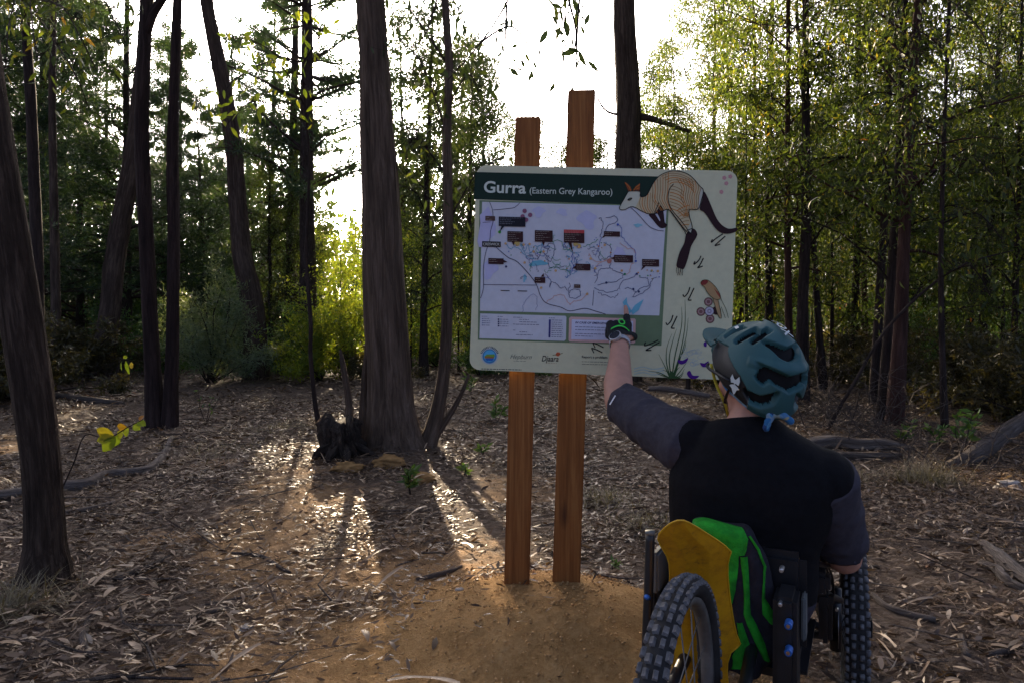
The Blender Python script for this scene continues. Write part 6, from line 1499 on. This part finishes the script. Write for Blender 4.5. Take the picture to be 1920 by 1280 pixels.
def wheel(name, cen, R_, rt_, yaw, lab, knobs_as_parts):
    f_ = np.array((math.sin(yaw), math.cos(yaw), 0)); s_ = np.array((f_[1], -f_[0], 0)); rc = R_ - rt_
    def pt(th, r, w): return cen + f_ * (r * math.sin(th)) + UP * (r * math.cos(th)) + s_ * w
    n, k = 64, 16; v = []
    for i in range(n):
        th = i / n * 6.2832
        for j in range(k):
            a = j / k * 6.2832; v.append(pt(th, rc + (rt_ - .006) * math.cos(a), rt_ * 1.0 * math.sin(a)))
    f = [(i * k + j, i * k + (j + 1) % k, ((i + 1) % n) * k + (j + 1) % k, ((i + 1) % n) * k + j) for i in range(n) for j in range(k)]
    wh = tr_mesh(name, mesh_np(name, np.array(v), np.array(f), smooth=True), M['rubber_dark']); wh['label'] = lab
    # rim
    v = []; prof = [(rc - rt_ * .75, -.014), (rc - rt_ * .75, .014), (rc - rt_ * 1.25, .012), (rc - rt_ * 1.45, 0), (rc - rt_ * 1.25, -.012)]; k = 5
    for i in range(n):
        for r, w in prof: v.append(pt(i / n * 6.2832, r, w))
    f = [(i * k + j, i * k + (j + 1) % k, ((i + 1) % n) * k + (j + 1) % k, ((i + 1) % n) * k + j) for i in range(n) for j in range(k)]
    tr_mesh('rim', mesh_np('rim', np.array(v), np.array(f)), M['alloy'], wh)
    g = Geo(); g.add(*tube([cen - s_ * .05, cen - s_ * .048, cen - s_ * .02, cen + s_ * .02, cen + s_ * .048, cen + s_ * .05], [.012, .030, .022, .022, .030, .012], 18)); tr_mesh('hub', g.mesh('hub', False), M['frame'], wh)
    for i in range(16):
        a = i / 16 * 6.2832; g = Geo(); g.add(*tube([pt(a + .35 * (1 if i % 2 else -1), .026, .03 * (1 if i % 4 < 2 else -1)), pt(a, rc - rt_ * 1.4, 0)], [.0014, .0014], 5)); tr_mesh('spoke', g.mesh('spoke'), M['alloy'], wh)
    g = Geo(); g.add(*tube([cen + s_ * -.042, cen + s_ * -.040], [.075, .075], 30)); tr_mesh('brake_disc', g.mesh('brake_disc', False), plain('disc_steel', (.25, .25, .26), .35, .5, .1, metal=.8), wh)
    # tread blocks
    nrow = 72 if knobs_as_parts else 62
    bw, bl_, bh = rt_ * .46, 6.2832 * R_ / nrow * .62, .008
    bmv, bf = box_vf(0, 0, 0, bw, bl_, bh); bm = bmesh.new()
    for q in bmv: bm.verts.new(q)
    bm.verts.ensure_lookup_table()
    for q in bf: bm.faces.new([bm.verts[i] for i in q])
    for vv in bm.verts:
        if vv.co.z > 0: vv.co.x *= .82; vv.co.y *= .82
    bmesh.ops.recalc_face_normals(bm, faces=bm.faces); kme = bpy.data.meshes.new('tread_block'); bm.to_mesh(kme); bm.free(); kme.materials.append(M['rubber'])
    V = []; Fq = []; cnt = 0
    for i in range(nrow):
        th = i / nrow * 6.2832
        for col, (ang, sc) in enumerate(((-62, 1.05), (-20, .95), (20, .95), (62, 1.05))):
            t2 = th + (.5 if col in (0, 3) else (0 if i % 2 else .12)) * 6.2832 / nrow; a = R(ang)
            p = pt(t2, rc + (rt_ - .004) * math.cos(a), rt_ * math.sin(a)); rad = f_ * math.sin(t2) + UP * math.cos(t2); nrm = rad * math.cos(a) + s_ * math.sin(a); tg = f_ * math.cos(t2) - UP * math.sin(t2); sd = np.cross(tg, nrm)
            wdt = 1.0 if i % 2 else .8
            vis = knobs_as_parts and (math.cos(t2) > -.55 and math.sin(t2) < .75)
            if vis:
                o = link('tread_block', kme, wh); mt = Matrix((( *(sd * sc * wdt), 0), (*(tg * sc), 0), (*nrm, 0), (0, 0, 0, 1))).transposed(); mt.translation = Vector(p - TROOT); o.matrix_local = mt
            else:
                q = bmv.copy(); up_ = q[:, 2] > 0; q[up_, 0] *= .82; q[up_, 1] *= .82
                V.append(p + q[:, :1] * sd * sc * wdt + q[:, 1:2] * tg * sc + q[:, 2:3] * nrm); Fq += [tuple(x + cnt for x in b_) for b_ in bf]; cnt += 8
    if V:
        o = tr_mesh('tread', mesh_np('tread', np.concatenate(V), np.array(Fq)), M['rubber'], wh); o['kind'] = 'stuff'
    return wh
wheel('rear_wheel', RW, .32, .0245, R(26.5), 'rear wheel with grey knobbly tyre beside the mudguard', True)
wheel('front_wheel', FR, .25, .029, R(24), 'right front wheel with dark knobbly tyre under the elbow', False)
wheel('front_wheel', FL, .25, .029, TRIKE_YAW, 'left front wheel hidden beyond the mudguard', False)

def rod(name, pts, r, mat='frame', sides=12, parent=trike, lab=None):
    g = Geo(); pts = [np.array(p, float) for p in pts]; rr = [r] * len(pts) if not isinstance(r, (list, tuple)) else r
    g.add(*tube(pts, rr, sides, .03 if len(pts) > 2 else None)); o = tr_mesh(name, g.mesh(name), M[mat], parent)
    if lab: o['label'] = lab
    return o
def cbox(name, c, sx, sy, sz, mat='frame', bev=.006, parent=trike, ax=None, lab=None):
    bm = bmesh.new(); bmesh.ops.create_cube(bm, size=1); 
    for v in bm.verts: v.co = Vector((v.co.x * sx, v.co.y * sy, v.co.z * sz))
    bmesh.ops.bevel(bm, geom=bm.edges[:], offset=bev, segments=2, affect='EDGES'); a = ax or (side, fwd, UP)
    for v in bm.verts: v.co = Vector(np.array(c) + a[0] * v.co.x + a[1] * v.co.y + a[2] * v.co.z)
    me = bpy.data.meshes.new(name); bm.to_mesh(me); bm.free(); o = tr_mesh(name, me, M[mat], parent)
    if lab: o['label'] = lab
    return o
ctr = lambda s, l, z: RW + fwd * s + side * l + UP * (z - RW[2])     # along the frame, to the right, height
# swing arm, main beam, seat
for l in (-.065, .075): rod('swing_arm', [ctr(0, l, .33), ctr(.25, l, .36), ctr(.42, l * .9, .38)], .014)
rod('main_beam', [ctr(.40, 0, .34), ctr(.62, 0, .27), ctr(.96, 0, .27), ctr(1.12, 0, .25)], .028)
cbox('frame_plate', ctr(.40, .145, .36), .050, .10, .34, 'frame', .01)
cbox('frame_plate', ctr(.44, -.06, .40), .12, .06, .24, 'frame', .01)
cbox('side_panel', ctr(.45, .178, .46), .010, .05, .10, 'grey_panel', .004)
cbox('seat_pan', ctr(.66, 0, .305), .36, .36, .05, 'frame', .02)
cbox('backrest', ctr(.50, .03, .47), .30, .04, .24, 'frame', .018)
for (px, py, d, mt_, r) in ((1478, 1172, 1.47, 'bluebolt', .0085), (1478, 1222, 1.47, 'bluebolt', .0085), (1465, 1068, 1.50, 'metal', .005), (1463, 1132, 1.50, 'metal', .005)):
    c = P(px, py, d); n_ = unit(np.array((0, 0, CAM_H)) - c); n_ = unit(-fwd * .9 + n_ * .2); g = Geo(); g.add(*tube([c + fwd * .02, c, c - fwd * .004, c - fwd * .0045], [r, r, r * .9, r * .45], 14)); b0 = tr_mesh('bolt', g.mesh('bolt', False), M[mt_])
    if mt_ == 'bluebolt': g = Geo(); g.add(*tube([c - fwd * .003, c - fwd * .0065], [r * .5, r * .45], 10)); tr_mesh('bolt_head', g.mesh('bolt_head', False), plain('bolt_copper', (.40, .22, .12), .4, .5, .1, metal=.6), b0)
# right front suspension: arms, damper, upright, brake
for z0, z1 in ((.36, .33), (.27, .22)):
    for ds in (.80, .98): rod('control_arm', [ctr(ds, .07, z0), ctr(.94, .23, z1)], .011)
    for ds in (.80, .98): rod('control_arm', [ctr(ds, -.07, z0), ctr(.94, -.23, z1)], .011)
for s in (1, -1):
    rod('damper', [ctr(.90, s * .12, .47), ctr(.91, s * .155, .38)], .022); rod('damper_shaft', [ctr(.91, s * .155, .38), ctr(.93, s * .19, .27)], .010, 'metal')
    rod('upright', [ctr(.95, s * .225, .18), ctr(.95, s * .225, .36)], .016)
    rod('handlebar', [ctr(.86, s * .03, .38), ctr(1.0, s * .10, .46), ctr(1.04, s * .16, .475), ctr(1.06, s * .17, .48)], .011)
    rod('grip', [ctr(1.05, s * .165, .478), ctr(1.17, s * .18, .485)], .016)
cbox('brake_caliper', P(1548, 1160, 1.93), .035, .05, .125, 'frame', .012)
cbox('caliper_mount', P(1528, 1085, 1.80), .075, .06, .055, 'frame', .012)
cbox('shock_reservoir', P(1545, 1120, 1.90), .05, .05, .05, 'frame', .014)
rod('brake_hose', [P(1515, 1040, 1.75), P(1545, 1050, 1.85), P(1562, 1090, 1.92), P(1560, 1150, 1.95)], .0032)
rod('brake_hose', [P(1505, 1035, 1.74), P(1530, 1028, 1.84), P(1548, 1060, 1.92), P(1568, 1120, 1.97)], .0028)
rod('linkage', [P(1495, 1085, 1.70), P(1530, 1105, 1.85), P(1575, 1125, 2.0)], .012)
rod('linkage', [P(1498, 1050, 1.70), P(1560, 1060, 1.9)], .008)
for px, py, d in ((1556, 1103, 1.86), (1541, 1109, 1.86), (1569, 1142, 1.93)):
    c = P(px, py, d); g = Geo(); g.add(*tube([c + fwd * .01, c - fwd * .004], [.0048, .0042], 10)); tr_mesh('bolt', g.mesh('bolt', False), M['metal'])
# the black upright bar with a capped end beside the mudguard
rod('grab_bar', [P(1211, 1290, 1.62), P(1213, 1180, 1.63), P(1217, 1080, 1.64), P(1219, 998, 1.65)], .0115); rod('bar_cap', [P(1219, 1000, 1.65), P(1219, 994, 1.65)], .0125, 'grey_panel')
rod('bar_clamp', [P(1216, 1120, 1.625), P(1212, 1118, 1.61)], .006, 'bluebolt')
cbox('side_panel', P(1237, 1062, 1.72), .020, .10, .10, 'grey_panel', .006); cbox('frame_plate', P(1232, 1120, 1.74), .035, .10, .14, 'frame', .01)
# yellow mudguard: a creased plate standing between the wheel and the bag
def mudguard():
    rows = [(975, 1270, 1282), (980, 1258, 1292), (990, 1245, 1308), (1002, 1234, 1325), (1012, 1231, 1340), (1024, 1236, 1357), (1036, 1243, 1369), (1046, 1249, 1366), (1060, 1253, 1363), (1080, 1254, 1363), (1105, 1253, 1365), (1130, 1252, 1368), (1160, 1254, 1373), (1190, 1257, 1379), (1209, 1260, 1387), (1215, 1262, 1382), (1226, 1262, 1369), (1245, 1258, 1363), (1262, 1262, 1362), (1290, 1268, 1364), (1330, 1275, 1366)]
    n = 40; v = []; fine = []
    for i in range(len(rows) - 1):
        for t in (0, .5): fine.append([rows[i][q] * (1 - t) + rows[i + 1][q] * t for q in range(3)])
    fine.append(list(rows[-1]))
    for y, x0, x1 in fine:
        d = float(np.interp(y, (975, 1036, 1105, 1209, 1330), (1.36, 1.43, 1.50, 1.555, 1.58)))
        for j in range(n + 1):
            t = j / n; wf = min(1.0, (x1 - x0) / 110); cre = wf * float(np.interp(t, (0, .30, .5, .70, 1), (.010, -.004, 0, -.004, .010)))
            v.append(P(x0 + (x1 - x0) * t, y, d) + fwd * cre)
    v = np.array(v); m = len(v); v2 = v + fwd * .003 - UP * .001; f = []; nr = len(fine)
    for i in range(nr - 1):
        for j in range(n): q = i * (n + 1) + j; f.append((q, q + 1, q + n + 2, q + n + 1)); f.append((m + q, m + q + n + 1, m + q + n + 2, m + q + 1))
    for i in range(nr - 1):
        for j in (0, n): q = i * (n + 1) + j; f.append((q, q + n + 1, m + q + n + 1, m + q))
    for j in range(n):
        for i in (0, nr - 1): q = i * (n + 1) + j; f.append((q, m + q, m + q + 1, q + 1))
    mt, nt, b = nmat('yellow_plastic', .5, .4); tc = nt.nodes.new('ShaderNodeTexCoord'); n1 = noise(nt, tc.outputs['Object'], 34, 6, .75); n2 = noise(nt, tc.outputs['Object'], 8, 4, .6)
    mud = ramp(nt, math_n(nt, 'ADD', math_n(nt, 'MULTIPLY', n1, .62), math_n(nt, 'MULTIPLY', n2, .38)), [(.46, (.62, .30, .008)), (.56, (.50, .225, .010)), (.62, (.28, .13, .015)), (.67, (.06, .035, .015))]); nt.links.new(mud.outputs[0], b.inputs['Base Color'])
    o = tr_mesh('mudguard', mesh_np('mudguard', np.concatenate((v, v2)), np.array(f), smooth=False), mt); o['label'] = 'muddy yellow plastic mudguard behind the seat'
    rim = [v[i * (n + 1)] for i in range(nr - 1, -1, -1)] + [v[i * (n + 1) + n] for i in range(nr)]
    g = Geo(); g.add(*tube(rim, [.0017] * len(rim), 6)); tr_mesh('edge_highlight', g.mesh('edge_highlight'), plain('yellow_highlight', (.66, .36, .012), .4, .4, .1), o)  # thin added tube in brighter yellow: the guard's lit rim painted as colour
mudguard()

# ------------------------------------------------------------------ bag hung behind the seat
def bag():
    c0 = P(1372, 1110, 1.58); root = np.array((c0[0], c0[1], .22)); e = empty('backpack', root); tag(e, 'lime green and black backpack hung behind the trike seat', 'backpack')
    g = Geo(); pts = [P(1352, 982, 1.64), P(1362, 1030, 1.64), P(1376, 1090, 1.635), P(1392, 1150, 1.63), P(1402, 1210, 1.63), P(1392, 1250, 1.63)]
    rx = [.066, .088, .090, .086, .074, .045]; loft(g, [(p, w, .046, TRIKE_YAW * -1) for p, w in zip(pts, rx)], 24, 2.4)
    me = remesh(g, 'bag_body', .005, 8)
    def f(co, nr): return co + nr * (.006 * np.sin(co[:, 0] * 70 + co[:, 2] * 18 + 2 * vnoise(co[:, 0] * 20, co[:, 2] * 14, 4)) * .6 + .008 * fbm(co[:, 0] * 16, co[:, 2] * 12, 8))[:, None]
    mesh_edit(me, f); me.transform(Matrix.Translation(Vector(-root))); link('bag_body', me, e, [plain('bag_black', (.018, .017, .024), .85, .2, .3, 50, bmp=.3)])
    # green panels and piping laid on the face of the bag
    gm = plain('bag_green', (.014, .235, .016), .8, .25, .5, 26, bmp=.6)
    from mathutils.bvhtree import BVHTree
    bv = BVHTree.FromPolygons([tuple(v.co) for v in me.vertices], [tuple(p.vertices) for p in me.polygons])
    def lay(name, rows):
        """rows of (left px, right px, py): a strip wrapped on the bag"""
        v = []; n = 8; rows2 = []
        for i in range(len(rows) - 1):
            for t in (0, .34, .67): rows2.append([rows[i][k] * (1 - t) + rows[i + 1][k] * t for k in range(3)])
        rows2.append(rows[-1]); o0 = Vector((0, 0, CAM_H)) - Vector(root); last = .0
        for x0, x1, y in rows2:
            for j in range(n + 1):
                q = P(x0 + (x1 - x0) * j / n, y, 1.0) - np.array((0, 0, CAM_H)); dr = Vector(q).normalized(); hit = bv.ray_cast(o0, dr)
                if hit[0] is None: near_ = bv.find_nearest(o0 + dr * (1.62 / dr.y)); p = near_[0]; nn_ = near_[1]
                else: p, nn_ = hit[0], hit[1]
                bulge = .005 * (1 - (2 * j / n - 1) ** 2); v.append(np.array(p) + np.array(nn_) * (.003 + bulge))
        f = [(i * (n + 1) + j, i * (n + 1) + j + 1, (i + 1) * (n + 1) + j + 1, (i + 1) * (n + 1) + j) for i in range(len(rows2) - 1) for j in range(n)]
        link(name, mesh_np(name, np.array(v), np.array(f), smooth=True), e, [gm])
    lay('green_panel', [(1300, 1335, 975), (1300, 1392, 990), (1312, 1402, 1010), (1340, 1400, 1030), (1355, 1396, 1040)])
    lay('green_strip', [(1345, 1386, 1038), (1356, 1384, 1070), (1362, 1379, 1105), (1366, 1374, 1130)])
    lay('green_strip', [(1388, 1402, 1042), (1392, 1405, 1080), (1395, 1406, 1120), (1394, 1407, 1150), (1401, 1418, 1170), (1416, 1434, 1205), (1432, 1443, 1236)])
    lay('green_strip', [(1402, 1406, 1005), (1418, 1422, 1030), (1430, 1434, 1060), (1430, 1433, 1090), (1428, 1434, 1120), (1430, 1452, 1150), (1444, 1455, 1168)])
    lay('green_pocket', [(1382, 1392, 1165), (1386, 1402, 1195), (1380, 1409, 1218), (1368, 1407, 1238), (1366, 1398, 1252)])
bag()
